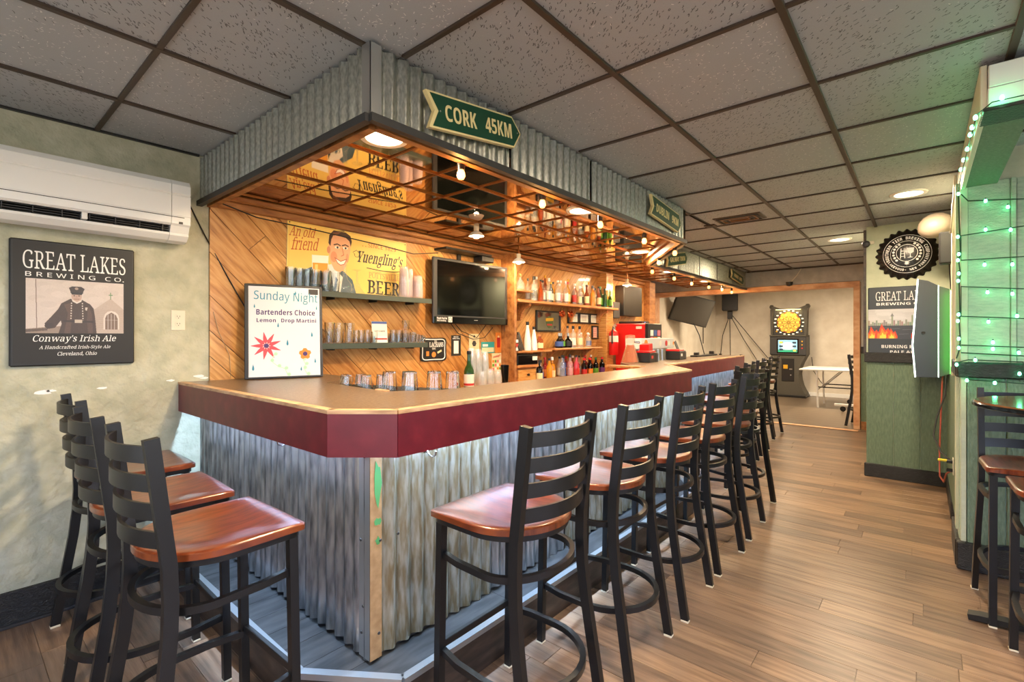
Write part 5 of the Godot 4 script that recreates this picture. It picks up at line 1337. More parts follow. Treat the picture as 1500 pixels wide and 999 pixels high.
	for k in 2:
		var c = thing("napkin_caddy", ["black napkin caddy with raised red lid beside the glass dispenser", "black napkin caddy with red lid near the far end of the bar"][k], "napkin caddy", Vector3(-2.2, TOP, [-4.76, -5.55][k]), PI / 2 + 0.1, "napkin caddies on the bar")
		part("box", box(0.26, 0.1, 0.16, 0.006), M.black, c, Vector3(0, 0.05, 0))
		part("lid", box(0.2, 0.02, 0.15, 0.004), M.red, c, Vector3(-0.03, 0.108, 0))
		if k == 0: part("napkins", box(0.12, 0.075, 0.1, 0.003), M.red, c, Vector3(0.05, 0.15, -0.02), Vector3(0, 0, 0.1))
		else: part("raised_lid", box(0.09, 0.12, 0.006, 0.002), M.black, c, Vector3(0.1, 0.155, -0.02), Vector3(-0.3, 0, 0.2))
		part("side_bin", box(0.08, 0.085, 0.165, 0.004), M.charcoal, c, Vector3(0.1, 0.045, 0.0))
		part("emblem", box(0.06, 0.03, 0.001), M.red if k == 0 else M.print_white, c, Vector3(-0.05, 0.055, 0.081))
	for k in 3:
		var o = part("steel_canister", lathe([[0.0, 0.0], [0.045, 0.0], [0.045, 0.125], [0.04, 0.125], [0.04, 0.01], [0.0, 0.01]], 18), M.steel, self, Vector3(-2.27, TOP, -5.08 - 0.11 * k)); o.name = numbered("steel_canister")
		tag(o, ["left", "middle", "right"][k] + " steel canister between the two napkin caddies", "canister", "steel canisters on the bar")
	var pl = thing("acrylic_sign", "clear bin with beer stickers standing behind the napkin caddies", "bin", Vector3(-2.42, TOP, -5.46), PI / 2)
	part("panel", box(0.9, 0.12, 0.2, 0.004), mat(rgb(206, 212, 216), 0.25), pl, Vector3(0, 0.185, -0.05))
	part("stand", box(0.8, 0.125, 0.12, 0.004), M.steel, pl, Vector3(0, 0.063, -0.07))
	for q in [[0.22, 0.035, M.red], [0.3, 0.03, M.paper], [0.44, 0.022, labs.orange], [0.05, 0.03, M.paper], [-0.34, 0.045, labs.orange]]:
		part("sticker", lathe([[0.0, 0.0], [q[1], 0.0], [0.0, 0.0008]], 16), q[2], pl, Vector3(q[0], 0.185, 0.0505), Vector3(PI / 2, 0, 0))
	var mk = thing("rolled_mat", "black bar mat lying at the far end of the bar top", "bar mat", Vector3(-2.28, TOP, -6.75))
	part("mat", box(0.1, 0.02, 0.8, 0.006), M.rubber, mk, Vector3(0, 0.01, 0))
	part("clamp", box(0.06, 0.05, 0.05, 0.005), M.black, mk, Vector3(0, 0.035, 0.3))
	part("clamp", box(0.06, 0.05, 0.05, 0.005), M.black, mk, Vector3(0, 0.035, -0.3))

# ================= right side =================
func right_side():
	# --- bottle cap sign
	var cp = thing("bottle_cap_sign", "round black bottle cap sign with white brewery lettering", "sign", Vector3(-0.118, 2.147, -5.93), 0.0)
	var st = begin(true)
	var n = 168
	var pt = func(r, a, zz): return Vector3(cos(a) * r, sin(a) * r, zz)
	for k in n:
		var a0 = TAU * k / n; var a1 = TAU * (k + 1) / n
		var w0 = cos(a0 * 24.0); var w1 = cos(a1 * 24.0)
		quad(st, pt.call(0.0, a0, 0.05), pt.call(0.185, a0, 0.048), pt.call(0.185, a1, 0.048), pt.call(0.0, a1, 0.05), Vector3(0, 0, 1))
		quad(st, pt.call(0.185, a0, 0.048), pt.call(0.21, a0, 0.036 + 0.003 * w0), pt.call(0.21, a1, 0.036 + 0.003 * w1), pt.call(0.185, a1, 0.048), Vector3(0, 0, 1))
		quad(st, pt.call(0.21, a0, 0.036 + 0.003 * w0), pt.call(0.233 + 0.009 * w0, a0, 0.004 + 0.006 * w0), pt.call(0.233 + 0.009 * w1, a1, 0.004 + 0.006 * w1), pt.call(0.21, a1, 0.036 + 0.003 * w1), Vector3(0, 0, 1))
	part("cap_shell", done(st), mat(rgb(40, 36, 33), 0.22, 0.4), cp)
	for r in [0.178, 0.122]:
		part("ring_print", lathe([[r - 0.0015, 0.0], [r + 0.0015, 0.0], [r + 0.0015, 0.001], [r - 0.0015, 0.001]], 48), M.print_white, cp, Vector3(0, 0, 0.0495), Vector3(PI / 2, 0, 0))
	var words = "SOUTHERN TIER BREWING COMPANY"
	for k in words.length():
		if words[k] == " ": continue
		var a = PI / 2 + deg_to_rad(112.0 - 224.0 * k / (words.length() - 1))
		letters(words[k], font("Droid Sans", true), 0.0165, 0.027, M.print_white, cp, Vector3(cos(a) * 0.15, sin(a) * 0.15, 0.05), 0.0, a - PI / 2, "letter")
	words = "LAKEWOOD, NEW YORK"
	for k in words.length():
		if words[k] == " ": continue
		var a = -PI / 2 + deg_to_rad(-60.0 + 120.0 * k / (words.length() - 1))
		letters(words[k], font("Droid Sans", true), 0.014 if words[k] != "," else 0.005, 0.021 if words[k] != "," else 0.008, M.print_white, cp, Vector3(cos(a) * 0.15, sin(a) * 0.15, 0.05), 0.0, a + PI / 2, "letter")
	part("ring_print", lathe([[0.076, 0.0], [0.081, 0.0], [0.081, 0.001], [0.076, 0.001]], 40), M.print_white, cp, Vector3(0, 0.01, 0.0505), Vector3(PI / 2, 0, 0))
	part("goblet_print", prism([Vector2(0.004, -0.045), Vector2(0.05, -0.045), Vector2(0.03, -0.038), Vector2(0.03, -0.01), Vector2(0.05, 0.005), Vector2(0.055, 0.045), Vector2(0.0, 0.045), Vector2(0.005, 0.005), Vector2(0.024, -0.01), Vector2(0.024, -0.038)], 0.0, 0.001, "z"), M.print_white, cp, Vector3(-0.002, 0.01, 0.0505))
	part("tower_print", prism([Vector2(-0.05, -0.05), Vector2(-0.044, -0.05), Vector2(-0.04, 0.045), Vector2(-0.046, 0.045)], 0.0, 0.001, "z"), M.print_white, cp, Vector3(0, 0.01, 0.0505))
	part("tower_print", prism([Vector2(-0.018, -0.05), Vector2(-0.012, -0.05), Vector2(-0.016, 0.045), Vector2(-0.022, 0.045)], 0.0, 0.001, "z"), M.print_white, cp, Vector3(0, 0.01, 0.0505))
	for yy in [-0.03, -0.005, 0.02]: part("tower_print", box(0.034, 0.005, 0.001), M.print_white, cp, Vector3(-0.031, 0.01 + yy, 0.051))
	for s in [-1.0, 1.0]:
		for k in 7:
			var a = PI / 2 + s * (0.6 + k * 0.28)
			part("leaf_print", lathe([[0.0, 0.0], [0.011, 0.0], [0.0, 0.0006]], 6), M.print_white, cp, Vector3(cos(a) * 0.1, 0.01 + sin(a) * 0.1, 0.0502), Vector3(PI / 2, 0, 0))
	var star = []
	for k in 16:
		var a = TAU * k / 16
		star.append(Vector2(cos(a), sin(a)) * (0.022 if k % 2 == 0 else 0.011))
	part("star_print", prism(star, 0.0, 0.001, "z"), M.print_white, cp, Vector3(0, -0.085, 0.0505))
	# --- dark blue brewery poster
	var p = thing("brewery_poster", "dark blue brewery poster with orange flames under the bottle cap sign", "poster", Vector3(-0.165, 1.492, -5.93))
	var navy = mat(rgb(52, 58, 66), 0.45)
	part("board", box(0.5, 0.715, 0.012, 0.006), navy, p, Vector3(0, 0, 0.006))
	var im = canvas(300, 170, rgb(196, 196, 198))
	for k in 18: fill_oval(im, (k * 61) % 300, 10 + (k * 23) % 50, 40, 10, rgb(184 + k, 184 + k, 188 + k))
	var r2 = RandomNumberGenerator.new(); r2.seed = 3
	for k in 34:
		var x = k * 9; var h = 10 + r2.randi() % 26
		if k == 12 or k == 22: h = 58
		im.fill_rect(Rect2i(x, 95 - h, 8, h), rgb(120 + r2.randi() % 40, 122 + r2.randi() % 30, 128))
	fill_shape(im, [[104, 42], [112, 22], [120, 42]], rgb(120, 122, 126))
	im.fill_rect(Rect2i(0, 95, 300, 75), rgb(62, 66, 74))
	for k in 12: stroke(im, [[(k * 53) % 280, 104 + k * 5], [(k * 53) % 280 + 40, 102 + k * 5]], 3, rgb(90, 94, 102))
	for q in [[20, 70, 34], [70, 84, 40], [110, 60, 26], [225, 60, 30], [262, 76, 36]]:
		var x = q[0]; var h = q[1]; var w = q[2]
		for s in [[1.0, rgb(214, 66, 28)], [0.72, rgb(240, 130, 30)], [0.42, rgb(250, 206, 70)]]:
			fill_shape(im, [[x - w * s[0], 168], [x - w * 0.9 * s[0], 168 - h * 0.5 * s[0]], [x - w * 0.5 * s[0], 168 - h * 0.45 * s[0]], [x - w * 0.2 * s[0], 168 - h * s[0]], [x + w * 0.3 * s[0], 168 - h * 0.55 * s[0]], [x + w * 0.6 * s[0], 168 - h * 0.72 * s[0]], [x + w * s[0], 168 - h * 0.2 * s[0]], [x + w * s[0], 168]], s[1])
	grain(im, 0.06, 4)
	part("print", sheet_quad(0.498, 0.285), printed(im, 0.4), p, Vector3(0, -0.0, 0.0126))
	letters("GREAT LAKES", font("Droid Serif"), 0.40, 0.088, M.print_white, p, Vector3(0.01, 0.268, 0.0122))
	letters("BREWING CO.", font("Droid Sans", true), 0.37, 0.026, M.print_white, p, Vector3(0.0, 0.192, 0.0122))
	letters("BURNING RIVER", font("Droid Sans", true), 0.33, 0.03, M.print_white, p, Vector3(0.02, -0.218, 0.0122))
	letters("PALE ALE", font("Droid Sans", true), 0.2, 0.026, M.print_white, p, Vector3(0.02, -0.268, 0.0122))
	# --- wall jukebox seen from its side
	var jb = thing("wall_jukebox", "dark wall jukebox with green lit side and white edge lights", "jukebox")
	part("front_shell", prism([Vector2(-0.033, 1.85), Vector2(0.03, 1.832), Vector2(0.092, 1.79), Vector2(0.092, 1.034), Vector2(-0.05, 1.03), Vector2(-0.068, 1.30)], -5.8, -5.3, "z"), mat(rgb(58, 60, 60), 0.3, 0.5), jb)
	part("rear_shell", prism([Vector2(0.096, 1.787), Vector2(0.165, 1.757), Vector2(0.165, 1.066), Vector2(0.096, 1.034)], -5.78, -5.32, "z"), mat(rgb(58, 62, 58), 0.4), jb)
	var wl = glow(Color(0.9, 1.0, 0.95), 3.0)
	part("edge_light", tube([Vector3(-0.035, 1.85, -5.297), Vector3(-0.07, 1.30, -5.297), Vector3(-0.052, 1.03, -5.297)], 0.005, 8), wl, jb)
	part("edge_light", tube([Vector3(0.094, 1.79, -5.305), Vector3(0.094, 1.034, -5.305)], 0.003, 8), wl, jb)
	part("lock", lathe([[0.0, 0.0], [0.014, 0.0], [0.012, 0.004], [0.006, 0.003], [0.0, 0.002]], 14), M.black, jb, Vector3(0.0, 1.40, -5.30), Vector3(PI / 2, 0, 0))
	part("added_green_tube", tube([Vector3(0.168, 1.75, -5.24), Vector3(0.168, 1.07, -5.24)], 0.005, 8), glow(Color(0.1, 1.0, 0.2), 1.2), jb)  # added tube beside the unit, paired with a lamp that greens its side
	area_lamp(jb, Vector3(0.15, 1.41, -5.225), Vector2(0.012, 0.66), Color(0.08, 1.0, 0.18), 0.05, Vector3.ZERO)
	part("wall_bracket", box(0.012, 0.2, 0.1, 0.002), M.ivory, jb, Vector3(0.172, 1.42, -5.55))
	# --- surveillance dome and small speaker
	var dm = thing("wall_speaker", "beige rounded speaker in the corner under the ceiling", "speaker", Vector3(0.075, 2.285, -5.3), 0.4)
	var sp = []
	for k in 9:
		var a = -PI / 2 + PI * k / 8.0
		sp.append([maxf(0.0, cos(a)) * 0.12 * (1.0 if k < 5 else 0.97), sin(a) * 0.1])
	part("shell", lathe(sp, 24), mat(rgb(158, 144, 126), 0.45), dm, Vector3.ZERO, Vector3(0.0, 0, 0.45))
	part("port_ring", lathe([[0.03, 0.0], [0.034, 0.0], [0.034, 0.006], [0.03, 0.006]], 20), mat(rgb(150, 136, 118), 0.4), dm, Vector3(0.045, 0.02, 0.082), Vector3(PI / 2, 0, 0))
	part("bracket", box(0.05, 0.03, 0.03), M.ivory, dm, Vector3(0.09, 0.03, 0.0))
	var bs = thing("black_speaker", "small black box hanging on the pillar side above the jukebox", "speaker", Vector3(0.13, 2.04, -4.95))
	part("case", box(0.08, 0.24, 0.12, 0.01), M.black, bs)
	part("cable", tube([Vector3(0.02, -0.12, 0.0), Vector3(0.025, -0.25, 0.02), Vector3(0.03, -0.32, 0.0)], 0.004, 6), M.rubber, bs)
	var ms = thing("motion_sensor", "small dark motion sensor at the corner of the poster wall", "sensor", Vector3(-0.43, 2.28, -5.91))
	part("eye", lathe([[0.0, 0.0], [0.03, 0.0], [0.034, 0.012], [0.028, 0.03], [0.0, 0.045]], 16), M.charcoal, ms, Vector3.ZERO, Vector3(PI / 2, 0, 0))
	part("arm", box(0.05, 0.03, 0.02, 0.004), M.ivory, ms, Vector3(0.04, 0.01, 0.0))
	# --- cords below the jukebox
	var c1 = part("jukebox_cable", tube([Vector3(0.14, 1.05, -5.3), Vector3(0.135, 0.9, -5.25), Vector3(0.08, 0.72, -5.15), Vector3(0.06, 0.6, -5.0), Vector3(0.1, 0.52, -4.75), Vector3(0.155, 0.49, -4.6)], 0.006, 6), M.rubber, self)
	tag(c1, "black power cord looping from the jukebox to the outlet", "cable")
	var c2 = part("red_cord", tube([Vector3(0.12, 1.05, -5.35), Vector3(0.11, 0.75, -5.3), Vector3(0.1, 0.45, -5.25), Vector3(0.1, 0.26, -5.15), Vector3(0.12, 0.25, -5.0), Vector3(0.13, 0.36, -4.8), Vector3(0.155, 0.43, -4.6)], 0.006, 6), mat(rgb(150, 60, 40), 0.5), self)
	tag(c2, "red brown extension cord hanging below the jukebox", "cable")
	var ol = thing("wall_outlet", "pale outlet on the pillar side with cords plugged in", "outlet", Vector3(0.163, 0.46, -4.6), -PI / 2)
	part("plate", box(0.07, 0.115, 0.006, 0.002), M.ivory, ol, Vector3(0, 0, 0.003))
	for y in [-0.03, 0.03]: part("plug", box(0.024, 0.022, 0.035, 0.004), M.black, ol, Vector3(0, y, 0.022))
	part("yellow_tag", box(0.02, 0.014, 0.05, 0.002), mat(rgb(226, 200, 40), 0.5), ol, Vector3(0.0, 0.035, 0.06))
	var c3 = part("rope_loop", tube([Vector3(0.16, 2.42, -4.4), Vector3(0.155, 2.3, -4.42), Vector3(0.15, 2.12, -4.4), Vector3(0.14, 2.06, -4.35), Vector3(0.145, 2.12, -4.32), Vector3(0.155, 2.3, -4.3), Vector3(0.16, 2.42, -4.28)], 0.007, 6), M.ivory, self)
	tag(c3, "pale cord looped on the pillar side below the ceiling", "cable")
	# --- green string lights
	var wires = [
		["green string lights wound across the pillar front", [[0.17, 2.21], [0.2, 2.165], [0.43, 2.135], [0.43, 1.985], [0.17, 1.965], [0.17, 1.82], [0.43, 1.815], [0.43, 1.635], [0.17, 1.665], [0.17, 1.49], [0.43, 1.47], [0.43, 1.31], [0.17, 1.32], [0.17, 1.275], [0.43, 1.262]], -3.898, [[0.273, 2.15], [0.363, 2.1], [0.273, 1.985], [0.374, 1.97], [0.269, 1.784], [0.381, 1.775], [0.281, 1.624], [0.381, 1.61], [0.285, 1.455], [0.399, 1.485], [0.303, 1.337], [0.303, 1.30], [0.406, 1.28]]],
		["green string lights running down the pillar corner", [[0.158, 2.235], [0.165, 1.96], [0.168, 1.86], [0.16, 1.82], [0.168, 1.74], [0.162, 1.7], [0.166, 1.5], [0.162, 1.46], [0.167, 1.36], [0.165, 1.3], [0.15, 1.24]], -3.908, [[0.158, 2.215], [0.156, 1.961], [0.16, 1.858], [0.156, 1.822], [0.16, 1.743], [0.157, 1.7], [0.159, 1.501], [0.156, 1.463], [0.16, 1.358], [0.16, 1.303]]],
		["green string lights along the black rail of the pillar", [[0.14, 1.215], [0.2, 1.235], [0.42, 1.23], [0.43, 1.11], [0.2, 1.12]], -3.865, [[0.405, 1.165], [0.308, 1.108], [0.193, 1.116], [0.149, 1.206], [0.228, 1.235]]]]
	for w in wires:
		var t = thing("string_lights", w[0], "string lights", Vector3(0, 0, w[2]), 0.0, "green string lights")
		var pts = []
		for q in w[1]: pts.append(Vector3(q[0], q[1], 0.0))
		part("wire", tube(pts, 0.0035, 5), mat(rgb(18, 52, 34), 0.5), t)
		for q in w[3]:
			var b = part("bulb", lathe([[0.0, -0.011], [0.006, -0.008], [0.0075, 0.0], [0.005, 0.008], [0.0, 0.011]], 8), M.green_bulb, t, Vector3(q[0], q[1], 0.009))
			part("socket", box(0.006, 0.012, 0.006), mat(rgb(14, 44, 28), 0.5), b, Vector3(0, 0.012, -0.003))
			green_light(t, Vector3(q[0], q[1], 0.009), 0.0018)
	var t4 = thing("string_lights", "green string lights along the beam by the ceiling", "string lights", Vector3.ZERO, 0.0, "green string lights")
	part("wire", tube([Vector3(0.3, 2.262, -2.59), Vector3(0.2, 2.262, -2.59), Vector3(0.162, 2.25, -2.66), Vector3(0.162, 2.265, -3.0), Vector3(0.162, 2.27, -3.4), Vector3(0.162, 2.28, -3.75), Vector3(0.158, 2.235, -3.9)], 0.0022, 5), mat(rgb(18, 52, 34), 0.5), t4)
	for q in [[0.226, 2.27, -2.587], [0.158, 2.24, -2.66], [0.158, 2.258, -2.835], [0.158, 2.264, -2.952], [0.158, 2.255, -3.137], [0.158, 2.285, -3.43], [0.158, 2.295, -3.655]]:
		part("bulb", lathe([[0.0, -0.011], [0.006, -0.008], [0.0075, 0.0], [0.005, 0.008], [0.0, 0.011]], 8), M.green_bulb, t4, Vector3(q[0], q[1], q[2]))
		green_light(t4, Vector3(q[0], q[1], q[2]), 0.0018)
	# more of the string hangs in the alcove past the pillar's edge of view
	# --- round high table
	var tb = thing("round_table", "round high table with dark edged wooden top by the green pillar", "table", Vector3(0.565, 0, -3.2))
	part("top", lathe([[0.0, 1.04], [0.37, 1.04], [0.385, 1.046], [0.385, 1.062], [0.378, 1.07], [0.0, 1.07]], 48), wood_mat(rgb(70, 42, 24), rgb(104, 66, 40), rgb(130, 88, 56), Vector3(3, 1, 0.8), 0.18, false, 63, 0.5), tb)
	part("edge_band", lathe([[0.384, 1.045], [0.388, 1.047], [0.388, 1.061], [0.384, 1.064]], 48), M.black_gloss, tb)
	part("column", lathe([[0.0, 0.03], [0.04, 0.03], [0.036, 0.06], [0.036, 1.0], [0.09, 1.02], [0.09, 1.04]], 20), M.stool, tb)
	for k in 4:
		var a = PI / 2 * k + 0.12
		var d = Vector3(cos(a), 0, sin(a))
		part("foot", bar_sweep([d * 0.02 + Vector3(0, 0.045, 0), d * 0.2 + Vector3(0, 0.036, 0), d * 0.36 + Vector3(0, 0.022, 0), d * 0.4 + Vector3(0, 0.014, 0)], 0.06, 0.026), M.stool, tb)

func green_light(parent, at, e):
	var l = OmniLight3D.new(); l.name = "green_light"; l.light_color = Color(0.16, 1.0, 0.55); l.light_energy = e; l.light_size = 0.005; l.shadow_enabled = true; l.omni_range = 10.0
	parent.add_child(l, true); l.position = at

# ================= games room =================
func far_room():
	var wf = setting("wall_back_room", "off white walls of the games room")
	slab("end_wall", -4.3, 1.5, 0, 2.6, -13.0, -13.15, M.white_wall, wf)
	slab("side_wall", -4.25, -4.1, 0, 2.6, -8.9, -13.0, M.white_wall, wf)
	slab("side_wall", 1.4, 1.55, 0, 2.6, -8.9, -13.0, M.white_wall, wf)
	slab("partition_wall", -0.43, 1.5, 0, 2.6, -8.8, -8.95, M.white_wall, wf)
	slab("side_wall", -4.6, -4.5, 0, 2.6, -7.2, -8.9, M.white_wall, wf)
	slab("baseboard", -4.1, 1.4, 0, 0.09, -12.98, -13.0, M.white, wf, 0.003)
	var ce = setting("ceiling_back_room", "ceiling of the games room")
	slab("ceiling_board", -4.6, 1.55, 2.5, 2.6, -8.9, -13.15, M.white_wall, ce)
	# --- dart machine
	var d = thing("dart_machine", "tall grey electronic dart machine with yellow board and lit screen", "dart machine", Vector3(-2.345, 0, -12.62))
	var grey = tri_mat(noise_tex([[0.0, rgb(58, 56, 50)], [1.0, rgb(84, 80, 70)]], 0.05, 81), Vector3.ONE * 3, 0.6)
	slab("plinth", -0.36, 0.36, 0.0, 0.05, -0.3, 0.22, M.black, d, 0.01)
	var hw = [[0.05, 0.35], [0.09, 0.34], [0.16, 0.30], [0.25, 0.26], [0.38, 0.225], [0.52, 0.212], [0.66, 0.23], [0.78, 0.27], [0.9, 0.33], [0.95, 0.355]]
	var poly = []
	for q in hw: poly.append(Vector2(q[1], q[0]))
	for k in hw.size(): poly.append(Vector2(-hw[hw.size() - 1 - k][1], hw[hw.size() - 1 - k][0]))
	part("pedestal", prism(poly, -0.26, 0.17, "z"), grey, d)
	slab("coin_door", -0.125, 0.125, 0.36, 0.87, 0.17, 0.185, M.black, d, 0.005)
	slab("coin_slot", -0.09, 0.0, 0.64, 0.73, 0.185, 0.19, M.gold, d, 0.002)
	slab("coin_slot", 0.03, 0.09, 0.62, 0.65, 0.185, 0.192, M.steel, d, 0.002)
	part("lock", lathe([[0.0, 0.0], [0.014, 0.0], [0.0, 0.008]], 10), M.steel, d, Vector3(0.06, 0.5, 0.185), Vector3(PI / 2, 0, 0))
	slab("screen_cabinet", -0.365, 0.365, 0.95, 1.37, -0.26, 0.2, M.charcoal, d, 0.012)
	slab("screen_bezel", -0.22, 0.22, 0.99, 1.32, 0.2, 0.206, M.black_gloss, d, 0.003)
	var im = canvas(200, 140, rgb(120, 158, 176))
	fill_oval(im, 100, 70, 70, 46, rgb(196, 220, 226)); fill_oval(im, 100, 72, 44, 26, rgb(150, 190, 200))
	im.fill_rect(Rect2i(0, 112, 200, 28), rgb(44, 128, 96))
	for q in [[14, 18], [150, 20], [14, 62], [150, 62], [14, 100], [156, 108]]: im.fill_rect(Rect2i(q[0], q[1], 38, 22), rgb(40, 56, 64))
	im.fill_rect(Rect2i(14, 18, 34, 20), rgb(196, 190, 60)); im.fill_rect(Rect2i(158, 112, 30, 18), rgb(220, 200, 80)); im.fill_rect(Rect2i(76, 46, 50, 20), rgb(240, 246, 246))
	var sm = printed(im, 0.2); sm.emission_enabled = true; sm.emission_texture = sm.albedo_texture; sm.emission = Color.WHITE; sm.emission_operator = BaseMaterial3D.EMISSION_OP_MULTIPLY; sm.emission_energy_multiplier = 0.9
	part("screen", sheet_quad(0.385, 0.275), sm, d, Vector3(0, 1.155, 0.2075))
	for k in 3: part("button", lathe([[0.0, 0.0], [0.016, 0.0], [0.014, 0.008], [0.0, 0.01]], 12), [M.gold, M.gold, M.red][k], d, Vector3(0.285, 1.26 - 0.075 * k, 0.2), Vector3(PI / 2, 0, 0))
	slab("ledge", -0.37, 0.37, 1.37, 1.405, -0.2, 0.22, grey, d, 0.006)
	part("board_cabinet", prism([Vector2(-0.35, 1.405), Vector2(0.35, 1.405), Vector2(0.36, 1.98), Vector2(0.40, 2.07), Vector2(0.33, 2.075), Vector2(0.2, 2.02), Vector2(0.0, 2.0), Vector2(-0.2, 2.02), Vector2(-0.33, 2.075), Vector2(-0.40, 2.07), Vector2(-0.36, 1.98)], -0.15, 0.06, "z"), grey, d)
	slab("board_panel", -0.315, 0.315, 1.41, 1.97, 0.06, 0.066, M.charcoal, d, 0.002)
	for s in [-1.0, 1.0]:
		part("corner_lamp", lathe([[0.0, -0.05], [0.035, -0.04], [0.05, 0.0], [0.035, 0.04], [0.0, 0.05]], 14), grey, d, Vector3(s * 0.365, 2.06, 0.02))
		part("side_cheek", prism([Vector2(s * 0.315, 1.41), Vector2(s * 0.36, 1.41), Vector2(s * 0.37, 2.0), Vector2(s * 0.315, 1.98)], 0.06, 0.14, "z"), grey, d)
		part("medallion", lathe([[0.0, 0.0], [0.02, 0.0], [0.0, 0.01]], 10), M.gold, d, Vector3(s * 0.25, 1.49, 0.066), Vector3(PI / 2, 0, 0))
	var db = canvas(256, 256, rgb(34, 28, 20))
	for ringk in [[126, 110], [110, 76], [76, 64], [64, 22], [22, 10], [10, 0]]:
		for k in 20:
			var a0 = TAU * (k - 0.5) / 20; var a1 = TAU * (k + 0.5) / 20
			var pts = []
			for j in 5:
				var a = lerpf(a0, a1, j / 4.0); pts.append([128 + cos(a) * ringk[0], 128 + sin(a) * ringk[0]])
			for j in 5:
				var a = lerpf(a1, a0, j / 4.0); pts.append([128 + cos(a) * ringk[1], 128 + sin(a) * ringk[1]])
			var thin = ringk[0] - ringk[1] < 17
			fill_shape(db, pts, [rgb(150, 74, 26), rgb(236, 200, 60)][k % 2] if thin else [rgb(240, 214, 96), rgb(214, 168, 66)][k % 2])
	for k in 20:
		var a = TAU * (k + 0.5) / 20
		stroke(db, [[128 + cos(a) * 12, 128 + sin(a) * 12], [128 + cos(a) * 126, 128 + sin(a) * 126]], 2, rgb(60, 44, 22))
	var bd = part("dartboard", lathe([[0.0, 0.0], [0.25, 0.0], [0.25, 0.02], [0.0, 0.022]], 40), M.black, d, Vector3(0, 1.69, 0.066), Vector3(PI / 2, 0, 0))
	var disc = begin(true)
	for k in 40:
		var a0 = TAU * k / 40; var a1 = TAU * (k + 1) / 40
		for v in ([Vector2.ZERO, Vector2(cos(a1), sin(a1)), Vector2(cos(a0), sin(a0))]):
			disc.set_uv(Vector2(0.5 + v.x * 0.495, 0.5 - v.y * 0.495)); disc.set_normal(Vector3(0, 0, 1)); disc.add_vertex(Vector3(v.x * 0.24, v.y * 0.24, 0))
	part("dart_face", disc.commit(), printed(db, 0.5), bd, Vector3(0, 0.0235, 0), Vector3(-PI / 2, 0, 0))
	for k in 20:
		var a = TAU * k / 20
		part("number_light", box(0.04, 0.022, 0.004), glow(Color(1.0, 0.95, 0.75), 0.9), d, Vector3(cos(a) * 0.285, 1.69 + sin(a) * 0.285 * 0.97, 0.068))
	area_lamp(d, Vector3(0, 1.97, 0.15), Vector2(0.5, 0.04), Color(1.0, 0.86, 0.55), 0.12, Vector3(-1.2, 0, 0))
	part("hood_light", box(0.5, 0.012, 0.04), glow(Color(1.0, 0.86, 0.55), 2.0), d, Vector3(0, 1.985, 0.15))
	# --- folding table
	var t = thing("folding_table", "white folding table in the games room beside the dart machine", "table", Vector3(-1.15, 0, -11.35))
	slab("top", -0.7, 0.75, 0.715, 0.745, -0.62, 0.5, mat(rgb(206, 206, 204), 0.4), t, 0.006)
	for zz in [-0.36, 0.4]:
		part("leg", bar_sweep([Vector3(-0.4, 0.0, zz), Vector3(-0.42, 0.715, zz)], 0.03, 0.03, Vector3(0, 0, 1)), M.white, t)
		part("leg", bar_sweep([Vector3(0.5, 0.0, zz), Vector3(0.52, 0.715, zz)], 0.03, 0.03, Vector3(0, 0, 1)), M.white, t)
		part("brace", tube([Vector3(-0.4, 0.35, zz), Vector3(-0.05, 0.7, zz)], 0.01, 6), M.steel, t)
		part("brace", tube([Vector3(-0.41, 0.4, zz), Vector3(0.5, 0.4, zz)], 0.012, 6), M.black, t)
	# --- wheeled base
	var w = thing("castor_frame", "low white frame on black castors under the folding table", "cart", Vector3(-0.95, 0, -11.2))
	slab("rail", -0.3, 0.4, 0.1, 0.14, 0.5, 0.56, M.white, w, 0.004)
	slab("rail", -0.2, 0.4, 0.1, 0.14, -0.76, -0.7, M.white, w, 0.004)
	slab("cross_rail", 0.3, 0.36, 0.1, 0.14, -0.7, 0.5, M.white, w, 0.004)
	for q in [[-0.17, 0.53], [-0.19, -0.73], [0.36, 0.53], [0.36, -0.73]]:
		var c = part("castor", lathe([[0.0, -0.018], [0.042, -0.018], [0.048, 0.0], [0.042, 0.018], [0.0, 0.018]], 16), M.rubber, w, Vector3(q[0], 0.048, q[1]), Vector3(PI / 2, 0, 0.5))
	# --- stacked chair by the post
	var s0 = get_node("bar_stool")
	copy(s0, Vector3(-0.66, 0, -9.12), -PI / 2 - 0.1, "black ladder back stool half hidden behind the wooden door post", "stools in the games room")
	# --- tilted television, speaker
	var tv = thing("wall_television", "grey tilted television on the games room side wall", "television", Vector3(-3.72, 1.93, -10.25), 0.95)
	tv.rotation.x = 0.3; tv.rotation.z = -0.2
	part("shell", box(0.95, 0.6, 0.05, 0.01), M.black, tv)
	part("screen", box(0.9, 0.55, 0.004), mat(rgb(70, 68, 64), 0.25), tv, Vector3(0, 0, 0.026))
	part("arm", bar_sweep([Vector3(0, 0, -0.02), Vector3(-0.1, 0.05, -0.35)], 0.06, 0.06), M.black, tv)
	var sp = thing("wall_speaker", "black loudspeaker box hung high in the games room corner", "speaker", Vector3(-3.68, 2.01, -12.75), 0.25)
	part("case", box(0.36, 0.44, 0.3, 0.02), M.charcoal, sp, Vector3(0, 0.22, 0))
	part("grille", box(0.31, 0.39, 0.006, 0.002), M.black, sp, Vector3(0, 0.22, 0.151))
	part("mount", box(0.12, 0.2, 0.1, 0.01), M.black, sp, Vector3(0.0, -0.1, -0.06))
